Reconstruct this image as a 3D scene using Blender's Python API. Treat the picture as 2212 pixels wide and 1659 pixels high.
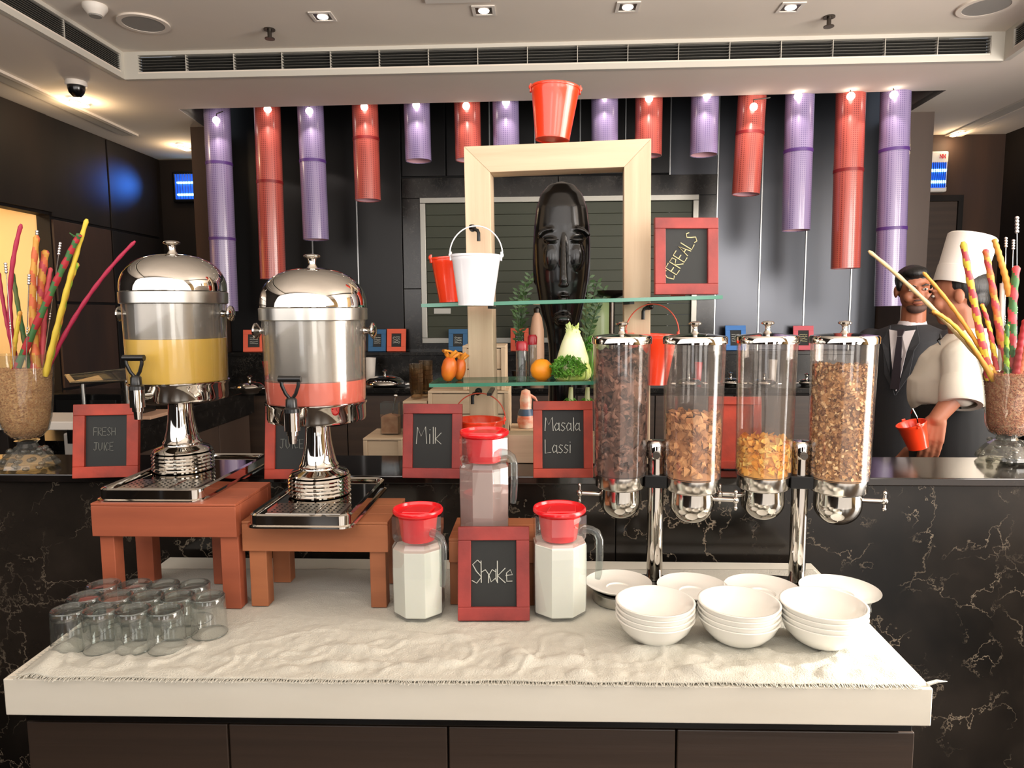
import bpy, math, random
from math import sin, cos, pi, radians as R_, sqrt
from mathutils import Vector, Matrix, noise
random.seed(7)
S = bpy.context.scene
COL = S.collection
for o in list(bpy.data.objects): bpy.data.objects.remove(o)

# ---------------------------------------------------------------- camera
FPX, CX, CY = 1500.0, 1106.0, 829.5
PITCH, YAW, ROLL = math.atan(154.5/1500.0), R_(2.4), 0.0055
CAM = Vector((0, 0, 1.52))
fwd = Vector((-sin(YAW)*cos(PITCH), cos(YAW)*cos(PITCH), -sin(PITCH)))
rt0 = Vector((cos(YAW), sin(YAW), 0)); up0 = rt0.cross(fwd)
rgt = rt0*cos(ROLL) - up0*sin(ROLL); upv = rt0*sin(ROLL) + up0*cos(ROLL)
cd = bpy.data.cameras.new('camera'); cam = bpy.data.objects.new('camera', cd); COL.objects.link(cam)
cam.matrix_world = Matrix((( rgt.x, upv.x, -fwd.x, CAM.x), (rgt.y, upv.y, -fwd.y, CAM.y), (rgt.z, upv.z, -fwd.z, CAM.z), (0,0,0,1)))
cd.sensor_fit = 'HORIZONTAL'; cd.sensor_width = 36; cd.lens = 36*FPX/2212.0; cd.clip_start = .02; cd.clip_end = 100
S.camera = cam
def ray(px, py): return fwd + rgt*((px-CX)/FPX) - upv*((py-CY)/FPX)
def atY(px, py, Y): d = ray(px, py); return CAM + d*((Y-CAM.y)/d.y)
def atZ(px, py, z): d = ray(px, py); return CAM + d*((z-CAM.z)/d.z)
def atX(px, py, x): d = ray(px, py); return CAM + d*((x-CAM.x)/d.x)
def dep(P): return (Vector(P)-CAM).dot(fwd)
def met(n, P): return n*dep(P)/FPX

# ---------------------------------------------------------------- light
S.view_settings.view_transform = 'Standard'; S.view_settings.look = 'None'; S.view_settings.gamma = 1
S.view_settings.use_curve_mapping = False; S.view_settings.exposure = 0.0
S.cycles.max_bounces = 10; S.cycles.transparent_max_bounces = 24; S.cycles.glossy_bounces = 5; S.cycles.diffuse_bounces = 3
S.cycles.caustics_reflective = False; S.cycles.caustics_refractive = False
S.cycles.sample_clamp_indirect = 4.0; S.cycles.use_denoising = True
w = bpy.data.worlds.new('world'); S.world = w; w.use_nodes = True
w.node_tree.nodes['Background'].inputs[0].default_value = (.75, .85, 1, 1)
w.node_tree.nodes['Background'].inputs[1].default_value = .6
def area(name, loc, to, sx, sy, power, col):
    l = bpy.data.lights.new(name, 'AREA'); l.shape = 'RECTANGLE'; l.size = sx; l.size_y = sy; l.energy = power; l.color = col
    o = bpy.data.objects.new(name, l); COL.objects.link(o); o.location = loc
    o.rotation_euler = (Vector(to)-Vector(loc)).to_track_quat('-Z', 'Z').to_euler(); return o
# daylight through the big side window (right), and the tall windows behind the camera
area('side_window_daylight', (4.6, 1.0, 1.75), (0, 1.0, 1.75), 3.6, 1.9, 260, (1, .975, .94))
area('rear_window_daylight', (1.3, -3.9, 1.75), (1.2, 0, 1.6), 1.0, 2.1, 34, (1, .97, .93))
area('rear_window_daylight', (-1.6, -3.9, 1.75), (-1.5, 0, 1.6), .9, 2.1, 16, (.97, .98, 1))
area('right_rear_window_daylight', (3.3, -3.6, 1.75), (1.0, 1.5, 1.4), 1.6, 2.1, 36, (1, .96, .9))
# low sun through the side window onto the right end of the table
def spot(name, loc, to, power, ang, size, col, blend=.6):
    l = bpy.data.lights.new(name, 'SPOT'); l.energy = power; l.spot_size = R_(ang); l.spot_blend = blend; l.shadow_soft_size = size; l.color = col
    o = bpy.data.objects.new(name, l); COL.objects.link(o); o.location = loc
    o.rotation_euler = (Vector(to)-Vector(loc)).to_track_quat('-Z', 'Z').to_euler(); return o
spot('sunbeam', (4.2, 1.75, 2.5), (1.34, 1.34, .87), 4200, 14, .09, (1, .95, .87), .8)
# unseen upward fill at floor level, added to brighten the ceiling
area('added_floor_fill', (1.6, -1.4, .06), (1.4, 1.8, 3.0), 4.2, 2.4, 40, (1, .88, .78))
area('added_ceiling_fill', (-.6, .0, 2.25), (-.5, 1.2, 3.0), 5.4, 1.8, 92, (1, .93, .88))  # two unseen uplight panels, added to lighten the ceiling
area('added_ceiling_fill', (2.9, .6, 2.05), (2.8, 2.6, 3.0), 2.0, 1.8, 135, (1, .93, .87))

# ---------------------------------------------------------------- helpers
def lin(c):
    return tuple(((v/255.)/12.92 if v/255. <= .04045 else ((v/255.+.055)/1.055)**2.4) for v in c)
class M:
    def __init__(s): s.v = []; s.f = []; s.m = []
    def add(s, vs, fs, mi=0, T=None):
        b = len(s.v); s.v += [tuple(T @ Vector(v)) if T else tuple(v) for v in vs]
        for f in fs: s.f.append(tuple(i+b for i in f)); s.m.append(mi)
        return s
    def box(s, x0, x1, y0, y1, z0, z1, mi=0, T=None):
        v = [(x,y,z) for z in (z0,z1) for y in (y0,y1) for x in (x0,x1)]
        return s.add(v, [(0,2,3,1),(4,5,7,6),(0,1,5,4),(2,6,7,3),(0,4,6,2),(1,3,7,5)], mi, T)
    def hexa(s, lo, hi, mi=0):   # two loops of 4 points, lower and upper
        return s.add(list(lo)+list(hi), [(3,2,1,0),(4,5,6,7),(0,1,5,4),(1,2,6,5),(2,3,7,6),(3,0,4,7)], mi)
    def prism(s, pts, a, mi=0, T=None):  # polygon extruded along vector a
        n = len(pts); a = Vector(a); v = [Vector(p) for p in pts]; v += [p+a for p in v]
        return s.add(v, [tuple(range(n-1,-1,-1)), tuple(range(n,2*n))]+[(i,(i+1)%n,(i+1)%n+n,i+n) for i in range(n)], mi, T)
    def lathe(s, prof, n=32, T=None, mi=0, a0=0.):
        vs, rings = [], []
        for r, z in prof:
            if abs(r) < 1e-6: rings.append([len(vs)]); vs.append((0,0,z))
            else:
                rings.append(list(range(len(vs), len(vs)+n)))
                vs += [(r*cos(a0+2*pi*k/n), r*sin(a0+2*pi*k/n), z) for k in range(n)]
        fs = []
        for A, B in zip(rings, rings[1:]):
            for k in range(n):
                k2 = (k+1) % n
                if len(A) == 1 and len(B) == 1: break
                if len(A) == 1: fs.append((A[0], B[k], B[k2])) if 0 else fs.append((A[0], B[k2], B[k]))
                elif len(B) == 1: fs.append((A[k], A[k2], B[0]))
                else: fs.append((A[k], A[k2], B[k2], B[k]))
        return s.add(vs, fs, mi, T)
    def cyl(s, r, z0, z1, n=24, T=None, mi=0): return s.lathe([(0,z0),(r,z0),(r,z1),(0,z1)], n, T, mi)
    def tube(s, pts, r, n=8, mi=0, caps=True, stripe=None):
        pts = [Vector(p) for p in pts]; k = len(pts); rr = r if isinstance(r, (list, tuple)) else [r]*k
        vs = []; prev = None
        for i, p in enumerate(pts):
            t = (pts[min(i+1,k-1)]-pts[max(i-1,0)]).normalized()
            if prev is None: u = t.orthogonal().normalized()
            else:
                u = prev - t*prev.dot(t); u = u.normalized() if u.length > 1e-6 else t.orthogonal().normalized()
            prev = u; w_ = t.cross(u)
            vs += [p+(u*cos(2*pi*j/n)+w_*sin(2*pi*j/n))*rr[i] for j in range(n)]
        b = len(s.v); s.v += [tuple(v) for v in vs]
        for i in range(k-1):
            for j in range(n):
                s.f.append((b+i*n+j, b+i*n+(j+1)%n, b+(i+1)*n+(j+1)%n, b+(i+1)*n+j))
                s.m.append(mi if not stripe else stripe(i/(k-1), j/n))
        if caps:
            s.f.append(tuple(b+j for j in range(n-1,-1,-1))); s.m.append(mi)
            s.f.append(tuple(b+(k-1)*n+j for j in range(n))); s.m.append(mi)
        return s
    def ell(s, c, r, n=16, m=10, T=None, mi=0):
        if not isinstance(r, (tuple, list)): r = (r, r, r)
        L = Matrix.Translation(Vector(c)) @ Matrix.Diagonal((r[0], r[1], r[2], 1))
        if T: L = T @ L
        return s.lathe([(sin(pi*i/m), -cos(pi*i/m)) if 0 < i < m else (0, -1 if i == 0 else 1) for i in range(m+1)], n, L, mi)
    def cap(s, a, b, ra, rb, n=14):   # rounded limb between two joints
        a, b = Vector(a), Vector(b); L = (b-a).length; q = (b-a).to_track_quat('Z', 'Y').to_matrix().to_4x4()
        T = Matrix.Translation(a) @ q
        pr = [(0,-ra)] + [(ra*cos(t), ra*sin(t)) for t in (-1.2,-.8,-.4,0)] + [(rb*cos(t), L+rb*sin(t)) for t in (0,.4,.8,1.2)] + [(0,L+rb)]
        return s.lathe(pr, n, T)
    def build(s, name, mats, parent=None, smooth=None, bevel=0, remesh=0, sm=0, kind=None, subsurf=0):
        me = bpy.data.meshes.new(name); me.from_pydata(s.v, [], s.f)
        mats = mats if isinstance(mats, (list, tuple)) else [mats]
        for m in mats: me.materials.append(m)
        if len(mats) > 1: me.polygons.foreach_set('material_index', s.m)
        me.validate(); me.update()
        o = bpy.data.objects.new(name, me); COL.objects.link(o)
        if smooth is not None or remesh:
            me.polygons.foreach_set('use_smooth', [True]*len(me.polygons))
            if smooth and not remesh:
                try: me.set_sharp_from_angle(angle=R_(smooth))
                except Exception: pass
        if bevel:
            b = o.modifiers.new('bevel', 'BEVEL'); b.width = bevel; b.segments = 2; b.limit_method = 'ANGLE'
        if remesh:
            r = o.modifiers.new('remesh', 'REMESH'); r.mode = 'VOXEL'; r.voxel_size = remesh; r.use_smooth_shade = True
        if sm:
            q = o.modifiers.new('smooth', 'SMOOTH'); q.iterations = sm; q.factor = .5
        if parent: o.parent = parent
        if kind: o['kind'] = kind
        return o
def thing(name, label, cat, loc=(0,0,0), rot=(0,0,0), group=None):
    o = bpy.data.objects.new(name, None); COL.objects.link(o); o.empty_display_size = .05
    o.location = loc; o.rotation_euler = rot; tag(o, label, cat, group); return o
def tag(o, label, cat, group=None, kind=None):
    o['label'] = label; o['category'] = cat
    if group: o['group'] = group
    if kind: o['kind'] = kind
    return o
def struct(name, m, mat, parent=None, label=None, cat='room', **k):
    o = m.build(name, mat, parent, **k)
    if not parent:
        o['kind'] = 'structure'
        if label: o['label'] = label; o['category'] = cat
    return o
def kids(o): return [c for c in bpy.data.objects if c.parent == o]
def dup(root, loc=None, rot=None, label=None, group=None):
    def rec(o, par):
        c = o.copy(); COL.objects.link(c)
        if par: c.parent = par; c.matrix_parent_inverse = o.matrix_parent_inverse.copy()
        for ch in kids(o): rec(ch, c)
        return c
    r = rec(root, None)
    if loc is not None: r.location = loc
    if rot is not None: r.rotation_euler = rot
    if label: r['label'] = label
    if group: r['group'] = group
    return r
def TR(loc=(0,0,0), rot=(0,0,0), sc=(1,1,1)):
    from mathutils import Euler
    return Matrix.Translation(loc) @ Euler(rot).to_matrix().to_4x4() @ Matrix.Diagonal((*sc, 1))

# ---------------------------------------------------------------- materials
def nt(name):
    m = bpy.data.materials.new(name); m.use_nodes = True; t = m.node_tree
    return m, t, t.nodes['Principled BSDF'], t.nodes['Material Output']
def mat(name, col, rough=.5, metal=0., spec=.5, coat=0., bump=None, var=None, em=None, emcol=None, aniso=0, sub=0):
    m, t, p, out = nt(name); c = lin(col)
    p.inputs['Base Color'].default_value = (*c, 1); p.inputs['Roughness'].default_value = rough; p.inputs['Metallic'].default_value = metal
    p.inputs['Specular IOR Level'].default_value = spec; p.inputs['Coat Weight'].default_value = coat; p.inputs['Coat Roughness'].default_value = .08
    if sub: p.inputs['Subsurface Weight'].default_value = sub; p.inputs['Subsurface Radius'].default_value = (.02,.015,.01)
    if em: p.inputs['Emission Color'].default_value = (*lin(emcol or col), 1); p.inputs['Emission Strength'].default_value = em
    tc = t.nodes.new('ShaderNodeTexCoord')
    if var:   # (second colour, scale, stretch xyz)
        c2, sc, st = var[:3]
        mp = t.nodes.new('ShaderNodeMapping'); mp.inputs['Scale'].default_value = st; t.links.new(tc.outputs['Object'], mp.inputs[0])
        n = t.nodes.new('ShaderNodeTexNoise'); n.inputs['Scale'].default_value = sc; n.inputs['Detail'].default_value = 5; t.links.new(mp.outputs[0], n.inputs[0])
        r = t.nodes.new('ShaderNodeValToRGB'); e = r.color_ramp.elements
        e[0].position = .35; e[0].color = (*c, 1); e[1].position = .68; e[1].color = (*lin(c2), 1)
        t.links.new(n.outputs[0], r.inputs[0]); t.links.new(r.outputs[0], p.inputs['Base Color'])
    if bump:  # (scale, strength, stretch)
        mp = t.nodes.new('ShaderNodeMapping'); mp.inputs['Scale'].default_value = bump[2] if len(bump) > 2 else (1,1,1); t.links.new(tc.outputs['Object'], mp.inputs[0])
        n = t.nodes.new('ShaderNodeTexNoise'); n.inputs['Scale'].default_value = bump[0]; n.inputs['Detail'].default_value = 4; t.links.new(mp.outputs[0], n.inputs[0])
        b = t.nodes.new('ShaderNodeBump'); b.inputs['Strength'].default_value = bump[1]; b.inputs['Distance'].default_value = .004
        t.links.new(n.outputs[0], b.inputs['Height']); t.links.new(b.outputs[0], p.inputs['Normal'])
    return m
def glass(name, tint=(255,255,255), haze=0., hazecol=(200,200,200), edge=.35, rough=.02, gloss=1.0):
    # thin clear wall: lets light through, mirrors at grazing angles, with an optional milky haze
    m, t, p, out = nt(name); t.nodes.remove(p); N = t.nodes.new; L = t.links.new
    tr = N('ShaderNodeBsdfTransparent'); tr.inputs[0].default_value = (*lin(tint), 1)
    gl = N('ShaderNodeBsdfGlossy'); gl.inputs['Roughness'].default_value = rough
    df = N('ShaderNodeBsdfDiffuse'); df.inputs[0].default_value = (*lin(hazecol), 1)
    lw = N('ShaderNodeLayerWeight'); lw.inputs[0].default_value = .5
    pw = N('ShaderNodeMath'); pw.operation = 'POWER'; pw.inputs[1].default_value = 4.2-4*edge; L(lw.outputs['Facing'], pw.inputs[0])
    ml = N('ShaderNodeMath'); ml.operation = 'MULTIPLY_ADD'; ml.inputs[1].default_value = .62*gloss; ml.inputs[2].default_value = .045*gloss; L(pw.outputs[0], ml.inputs[0])
    a = N('ShaderNodeMixShader'); a.inputs[0].default_value = haze; L(tr.outputs[0], a.inputs[1]); L(df.outputs[0], a.inputs[2])
    b = N('ShaderNodeMixShader'); L(ml.outputs[0], b.inputs[0]); L(a.outputs[0], b.inputs[1]); L(gl.outputs[0], b.inputs[2]); L(b.outputs[0], out.inputs[0])
    return m
def marble(name, base, vein, base2, rough=.12, scale=1.0, thin=.012, amount=.5, spec=.5):
    m, t, p, out = nt(name); N = t.nodes.new; L = t.links.new
    tc = N('ShaderNodeTexCoord'); ns = N('ShaderNodeTexNoise'); ns.inputs['Scale'].default_value = 1.5*scale; ns.inputs['Detail'].default_value = 8; ns.inputs['Roughness'].default_value = .62; L(tc.outputs['Object'], ns.inputs[0])
    mx = N('ShaderNodeMixRGB'); mx.blend_type = 'ADD'; mx.inputs[0].default_value = 1.0; L(tc.outputs['Object'], mx.inputs[1]); L(ns.outputs['Color'], mx.inputs[2])
    fac = None
    for sc, th in ((2.3*scale, thin), (6.0*scale, thin*1.6)):
        v = N('ShaderNodeTexVoronoi'); v.feature = 'DISTANCE_TO_EDGE'; v.inputs['Scale'].default_value = sc; L(mx.outputs[0], v.inputs[0])
        r = N('ShaderNodeMapRange'); r.inputs[1].default_value = 0; r.inputs[2].default_value = th; r.inputs[3].default_value = 1; r.inputs[4].default_value = 0; L(v.outputs['Distance'], r.inputs[0])
        k = N('ShaderNodeTexNoise'); k.inputs['Scale'].default_value = 2.6*sc/2.3; k.inputs['Detail'].default_value = 3; L(tc.outputs['Object'], k.inputs[0])
        kr = N('ShaderNodeMapRange'); kr.inputs[1].default_value = .98-amount; kr.inputs[2].default_value = 1.18-amount; L(k.outputs[0], kr.inputs[0])
        q = N('ShaderNodeMath'); q.operation = 'MULTIPLY'; L(r.outputs[0], q.inputs[0]); L(kr.outputs[0], q.inputs[1])
        if fac is None: fac = q
        else:
            z = N('ShaderNodeMath'); z.operation = 'MAXIMUM'; L(fac.outputs[0], z.inputs[0]); L(q.outputs[0], z.inputs[1]); fac = z
    r2 = N('ShaderNodeValToRGB'); r2.color_ramp.elements[0].color = (*lin(base), 1); r2.color_ramp.elements[1].color = (*lin(base2), 1)
    r2.color_ramp.elements[0].position = .4; r2.color_ramp.elements[1].position = .75; L(ns.outputs[0], r2.inputs[0])
    f = N('ShaderNodeMixRGB'); f.inputs[2].default_value = (*lin(vein), 1); L(fac.outputs[0], f.inputs[0]); L(r2.outputs[0], f.inputs[1])
    L(f.outputs[0], p.inputs['Base Color']); p.inputs['Roughness'].default_value = rough; p.inputs['Specular IOR Level'].default_value = spec
    return m
MT = {}
def mk():
    g = MT
    g['ceil'] = mat('ceiling_paint', (228,216,202), .9, var=((222,210,196), 1.5, (1,1,1)))
    g['cove'] = mat('cove_paint', (190,182,170), .9)
    g['ventframe'] = mat('vent_frame', (196,190,178), .6)
    g['slat'] = mat('vent_slat', (74,72,67), .5)
    g['dark'] = mat('void', (8,8,8), .9)
    g['bmarble'] = marble('black_marble', (13,12,11), (150,136,118), (56,49,43), .16, .9, .009, .52)
    g['btop'] = marble('black_granite_top', (20,17,16), (120,110,100), (34,28,26), .09, 2.2, .015, .35, .9)
    g['smarble'] = marble('surround_marble', (14,13,12), (84,80,74), (26,25,23), .2, 3.2, .03, .48)
    g['panelL'] = mat('dark_wall_panel', (13,12,12), .36, .2, bump=(3,.15))
    g['panelR'] = mat('steel_wall_panel', (72,74,79), .3, .85, bump=(2.2,.25))
    g['strip'] = mat('joint_strip', (190,192,192), .3, .7)
    g['steel'] = mat('chrome', (200,196,190), .045, 1.)
    g['brush'] = mat('brushed_steel', (190,188,182), .28, 1., bump=(60,.06,(1,1,.02)))
    g['darksteel'] = mat('dark_steel', (90,84,78), .3, 1.)
    g['brown'] = mat('brown_wall_wood', (70,48,35), .6, spec=.3, var=((48,35,28), 4, (1,1,.15)))
    g['brown2'] = mat('pillar_wood', (84,68,58), .5, var=((72,58,50), 4, (1,1,.15)))
    g['dwood'] = mat('dark_wall_wood', (30,23,19), .65, spec=.25, var=((20,16,14), 4, (1,1,.2)))
    g['cab'] = mat('cabinet_wenge', (66,52,43), .42, var=((54,43,36), 9, (.06,1,3)), bump=(70,.12,(.03,1,1)))
    g['black'] = mat('black_gloss', (10,10,10), .2, spec=.6)
    g['iron'] = mat('black_iron', (12,12,12), .35, .3)
    g['white'] = mat('table_white', (242,237,223), .32, var=((236,230,215), 3, (1,1,4)), spec=.5)
    g['cloth'] = mat('white_cloth', (207,205,194), .95, bump=(340,.6), spec=.1)
    g['stoolA'] = mat('stool_terracotta', (172,92,62), .55, var=((138,70,47), 5, (.25,2,2)), bump=(60,.1,(.06,1,1)))
    g['stoolB'] = mat('stool_brown', (172,106,68), .55, var=((136,80,50), 5, (.25,2,2)), bump=(60,.1,(.06,1,1)))
    g['pine'] = mat('pale_pine', (216,194,164), .6, var=((192,166,136), 6, (3,3,.22)), bump=(50,.1,(3,3,.1)))
    g['pineh'] = mat('pale_pine_across', (216,194,164), .6, var=((192,166,136), 6, (.22,3,3)), bump=(50,.1,(.1,3,3)))
    g['redframe'] = mat('red_frame_wood', (192,68,46), .55, var=((124,46,34), 9, (1,1,1)), bump=(60,.15))
    g['redframe2'] = mat('maroon_frame_wood', (166,60,54), .5, var=((116,42,40), 9, (1,1,1)), bump=(60,.15))
    g['orframe'] = mat('orange_frame_wood', (226,96,66), .6)
    g['blframe'] = mat('blue_frame_wood', (46,96,138), .6)
    g['pkframe'] = mat('pink_frame_wood', (222,100,112), .6)
    g['slate'] = mat('slate', (30,32,32), .7, var=((42,44,43), 6, (1,1,1)))
    g['chalk'] = mat('chalk', (190,192,184), .9)
    g['chalkd'] = mat('faint_chalk', (112,114,108), .9)
    g['chalky'] = mat('yellow_chalk', (206,196,150), .9)
    g['redmetal'] = mat('red_enamel', (238,62,28), .28, coat=.6)
    g['whitemetal'] = mat('white_enamel', (232,232,236), .3, coat=.5)
    g['redwire'] = mat('red_wire', (196,70,44), .4)
    g['lid'] = mat('red_plastic', (226,26,34), .25, coat=.3)
    g['milk'] = mat('milk', (250,250,236), .35, spec=.3, sub=.1)
    g['choc'] = mat('chocolate_shake', (176,150,142), .4, spec=.3)
    g['porc'] = mat('porcelain', (244,242,234), .14, coat=.4)
    g['tumb'] = glass('clear_tumbler', (248,250,249), .015, (230,235,240), edge=.34, gloss=1.7)
    g['tumbbase'] = glass('tumbler_base', (226,229,227), .03, (210,214,212), edge=.5, gloss=1.3)
    g['jugglass'] = glass('jug_glass', (246,248,248), .05, (225,222,226), edge=.36, gloss=1.6)
    g['acryl'] = glass('acrylic_tube', (250,248,246), .035, (214,208,204), edge=.25, rough=.05)
    g['vase'] = glass('vase_glass', (246,247,245), .02, edge=.32)
    g['crystal'] = glass('crystal_foot', (224,224,218), .06, (210,210,205), edge=.62, rough=.03)
    g['shelf'] = glass('shelf_glass', (214,236,226), .03, (120,170,150), edge=.3)
    g['shelfedge'] = mat('shelf_glass_edge', (62,128,104), .15, spec=.6)
    g['tank'] = glass('tank_plastic', (240,238,234), .07, (196,192,186), edge=.35, rough=.08, gloss=1.3); g['core'] = mat('steel_ice_core', (176,173,168), .26, .75, bump=(9,.05,(1,1,.02)))
    g['oj'] = mat('orange_juice', (242,200,80), .25, spec=.4, coat=.5, sub=.1)
    g['pj'] = mat('guava_juice', (226,104,82), .25, spec=.4, coat=.5, sub=.1)
    g['plastic'] = mat('black_plastic', (14,14,14), .3)
    g['statue'] = mat('statue_black', (8,8,8), .2, spec=.35, coat=.15)
    g['olive'] = mat('olive_shutter', (50,54,38), .55, .1)
    g['steelf'] = mat('hatch_frame_steel', (150,148,140), .35, .8)
    g['skin'] = mat('skin_brown', (150,92,66), .5, sub=.05)
    g['skin2'] = mat('skin_tan', (160,100,74), .5, sub=.05)
    g['hair'] = mat('black_hair', (14,12,12), .5, bump=(120,.5,(1,1,.2)))
    g['suit'] = mat('charcoal_suit', (44,45,49), .8, bump=(200,.15))
    g['shirt'] = mat('white_shirt', (214,206,208), .7)
    g['tie'] = mat('dark_tie', (34,24,34), .5)
    g['jacket'] = mat('chef_white', (226,218,204), .85, bump=(7,.5))
    g['trous'] = mat('black_trousers', (16,17,19), .75)
    g['toque'] = mat('toque_paper', (238,230,222), .8)
    g['eyew'] = mat('eye_white', (200,190,180), .3)
    g['seed'] = mat('seed', (222,178,128), .7, var=((166,110,70), 30, (1,1,1)))
    g['seedb'] = mat('seed_bed', (196,140,94), .9, var=((236,190,134), 160, (1,1,1)), bump=(300,.8))
    g['pseed'] = mat('pink_seed', (214,150,118), .7, var=((170,100,76), 30, (1,1,1)))
    g['pseedb'] = mat('pink_seed_bed', (188,120,92), .9, var=((236,190,150), 160, (1,1,1)), bump=(300,.8))
    g['cream'] = mat('cream_wall', (240,206,150), .8)
    g['floor'] = mat('floor_stone', (70,60,52), .3)
    g['lampglow'] = mat('lamp_glow', (255,236,205), .5, em=14, emcol=(255,238,214))
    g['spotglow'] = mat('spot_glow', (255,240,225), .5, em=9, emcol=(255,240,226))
    g['blueglow'] = mat('blue_tube_glow', (120,200,255), .5, em=9, emcol=(150,215,255))
    g['bluescr'] = mat('trap_blue', (30,80,190), .4, em=1.0, emcol=(20,80,200))
    g['alu'] = mat('grey_plastic', (150,146,140), .5)
    g['offw'] = mat('offwhite_plastic', (222,214,204), .45)
    def dots(name, c1, c2):
        m, t, p, out = nt(name); N = t.nodes.new; L = t.links.new
        tc = N('ShaderNodeTexCoord'); v = N('ShaderNodeTexVoronoi'); v.inputs['Scale'].default_value = 75; v.inputs['Randomness'].default_value = .0
        L(tc.outputs['Object'], v.inputs[0]); r = N('ShaderNodeValToRGB'); e = r.color_ramp.elements
        e[0].position = .22; e[0].color = (*lin(c2), 1); e[1].position = .42; e[1].color = (*lin(c1), 1)
        L(v.outputs['Distance'], r.inputs[0]); L(r.outputs[0], p.inputs['Base Color'])
        p.inputs['Roughness'].default_value = .32; p.inputs['Coat Weight'].default_value = .7; p.inputs['Coat Roughness'].default_value = .12
        return m
    g['purple'] = dots('purple_mesh', (146,130,168), (104,88,134)); g['purpled'] = mat('purple_band', (84,52,120), .4)
    g['red'] = dots('red_mesh', (184,84,72), (128,46,44)); g['redd'] = mat('red_band', (128,28,30), .4)
    g['tubein'] = mat('tube_inside', (220,170,180), .6)
mk()
# ================================================================ setting
ZC, ZT, ZB = 2.97, .86, 1.086            # lower ceiling, table top, bar top
HT = 3.13                                 # raised tray ceiling
WY = 5.8
def P3(p): return Vector(p)
# --- lower ceiling around the raised tray and the niche
tl, tr = atZ(269,171,ZC), atZ(2169,130,ZC)
tl2 = atZ(0,19,ZC); sl = (tl2-tl)/(tl2.y-tl.y); fl = tl+sl*(-3.9-tl.y)
tr2 = atZ(2212,100,ZC); sr = (tr2-tr)/(tr2.y-tr.y); fr = tr+sr*(-3.9-tr.y)
nfl, nfr = atZ(386,236,ZC), atZ(2044,195,ZC)
nbl, nbr = atZ(441,274,ZC), atZ(1964,242,ZC)
def slab(m, pts, z0, z1): m.prism([(p[0],p[1],z0) for p in pts], (0,0,z1-z0))
XL, XR, YB2 = -3.62, 4.75, 7.2
cm = M()
slab(cm, [(XL,-4.2),(fl.x,-4.2),(fl.x,fl.y),(tl.x,tl.y),(nfl.x,nfl.y),(XL,nfl.y)], ZC, ZC+.04)
slab(cm, [(tl.x,tl.y),(tr.x,tr.y),(nfr.x,nfr.y),(nfl.x,nfl.y)], ZC, ZC+.04)
slab(cm, [(fr.x,-4.2),(XR,-4.2),(XR,nfr.y),(nfr.x,nfr.y),(tr.x,tr.y)], ZC, ZC+.04)
slab(cm, [(XL,nfl.y),(nfl.x,nfl.y),(nbl.x,nbl.y),(nbl.x,YB2),(XL,YB2)], ZC, ZC+.04)
slab(cm, [(nfr.x,nfr.y),(XR,nfr.y),(XR,YB2),(nbr.x,YB2),(nbr.x,nbr.y)], ZC, ZC+.04)
slab(cm, [(XL,-4.2),(XR,-4.2),(XR,-4.0),(XL,-4.0)], ZC, ZC+.04)
ceiling = struct('ceiling', cm, MT['ceil'], label='pale beige lower ceiling around the raised tray', cat='ceiling')
m = M(); slab(m, [(XL,-4.1),(XR,-4.1),(XR,tr.y+.02),(tr.x+.02,tr.y+.02),(tl.x-.02,tl.y+.02),(XL,tl.y+.02)], HT, HT+.04)
struct('ceiling_tray', m, MT['ceil'], label='raised middle part of the beige ceiling', cat='ceiling')
# fascias of the tray with the linear vents
def fascia(a, b, inward, nm, segs, nslat, start, end):
    a, b = Vector(a), Vector(b); d = (b-a); L = d.length; ux = d/L; up = Vector((0,0,1)); n = Vector(inward)
    T = Matrix(((ux.x,n.x,0,a.x),(ux.y,n.y,0,a.y),(0,0,1,ZC),(0,0,0,1)))   # local x along, y inward, z up
    h = HT-ZC; f = M()
    f.box(0, L, -.03, .004, -.003, .030, T=T); f.box(0, L, -.03, .003, h-.022, h, T=T)
    f.box(0, start, -.03, .0035, .03, h-.022, T=T); f.box(end*L if end <= 1 else end, L, -.03, .0035, .03, h-.022, T=T)
    o = struct('trim_'+nm, f, MT['ventframe'], label='pale trim edging the raised ceiling tray', cat='trim')
    e = end*L
    v = thing('air_vent', {'1':'long dark slatted air vent across the far side of the ceiling tray','2':'dark slatted air vent along the left side of the ceiling tray','3':'short end of a slatted air vent at the top right corner'}[nm], 'air vent', (0,0,0), group=None)
    b_ = M(); b_.box(start, e, -.06, -.045, .03, h-.022, T=T); b_.build('backing', MT['dark'], v)
    for k in range(nslat):
        z = .034+(h-.060)*(k+.4)/nslat
        q = M(); q.box(start, e, -.035, -.006, z, z+.0035, T=T); q.build('slat', MT['slat'], v)
    for k in range(segs+1):
        x = start+(e-start)*k/segs
        q = M(); q.box(x-.0018, x+.0018, -.036, -.003, .03, h-.022, T=T); q.build('mullion', MT['ventframe'], v)
d1 = (tr-tl).normalized(); 
fascia((tl.x,tl.y), (tr.x,tr.y), (d1.y,-d1.x,0)if 0 else (0+d1.y,-d1.x,0), '1', 17, 6, .09, .985)
d2 = (fl-tl).normalized()
fascia((tl.x,tl.y), (fl.x,fl.y), (-d2.y, d2.x,0) if (-d2.y) > 0 else (d2.y,-d2.x,0), '2', 16, 9, .03, .98)
d3 = (fr-tr).normalized()
fascia((tr.x,tr.y), (fr.x,fr.y), (-d3.y, d3.x,0) if (-d3.y) < 0 else (d3.y,-d3.x,0), '3', 16, 9, .10, .98)
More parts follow.
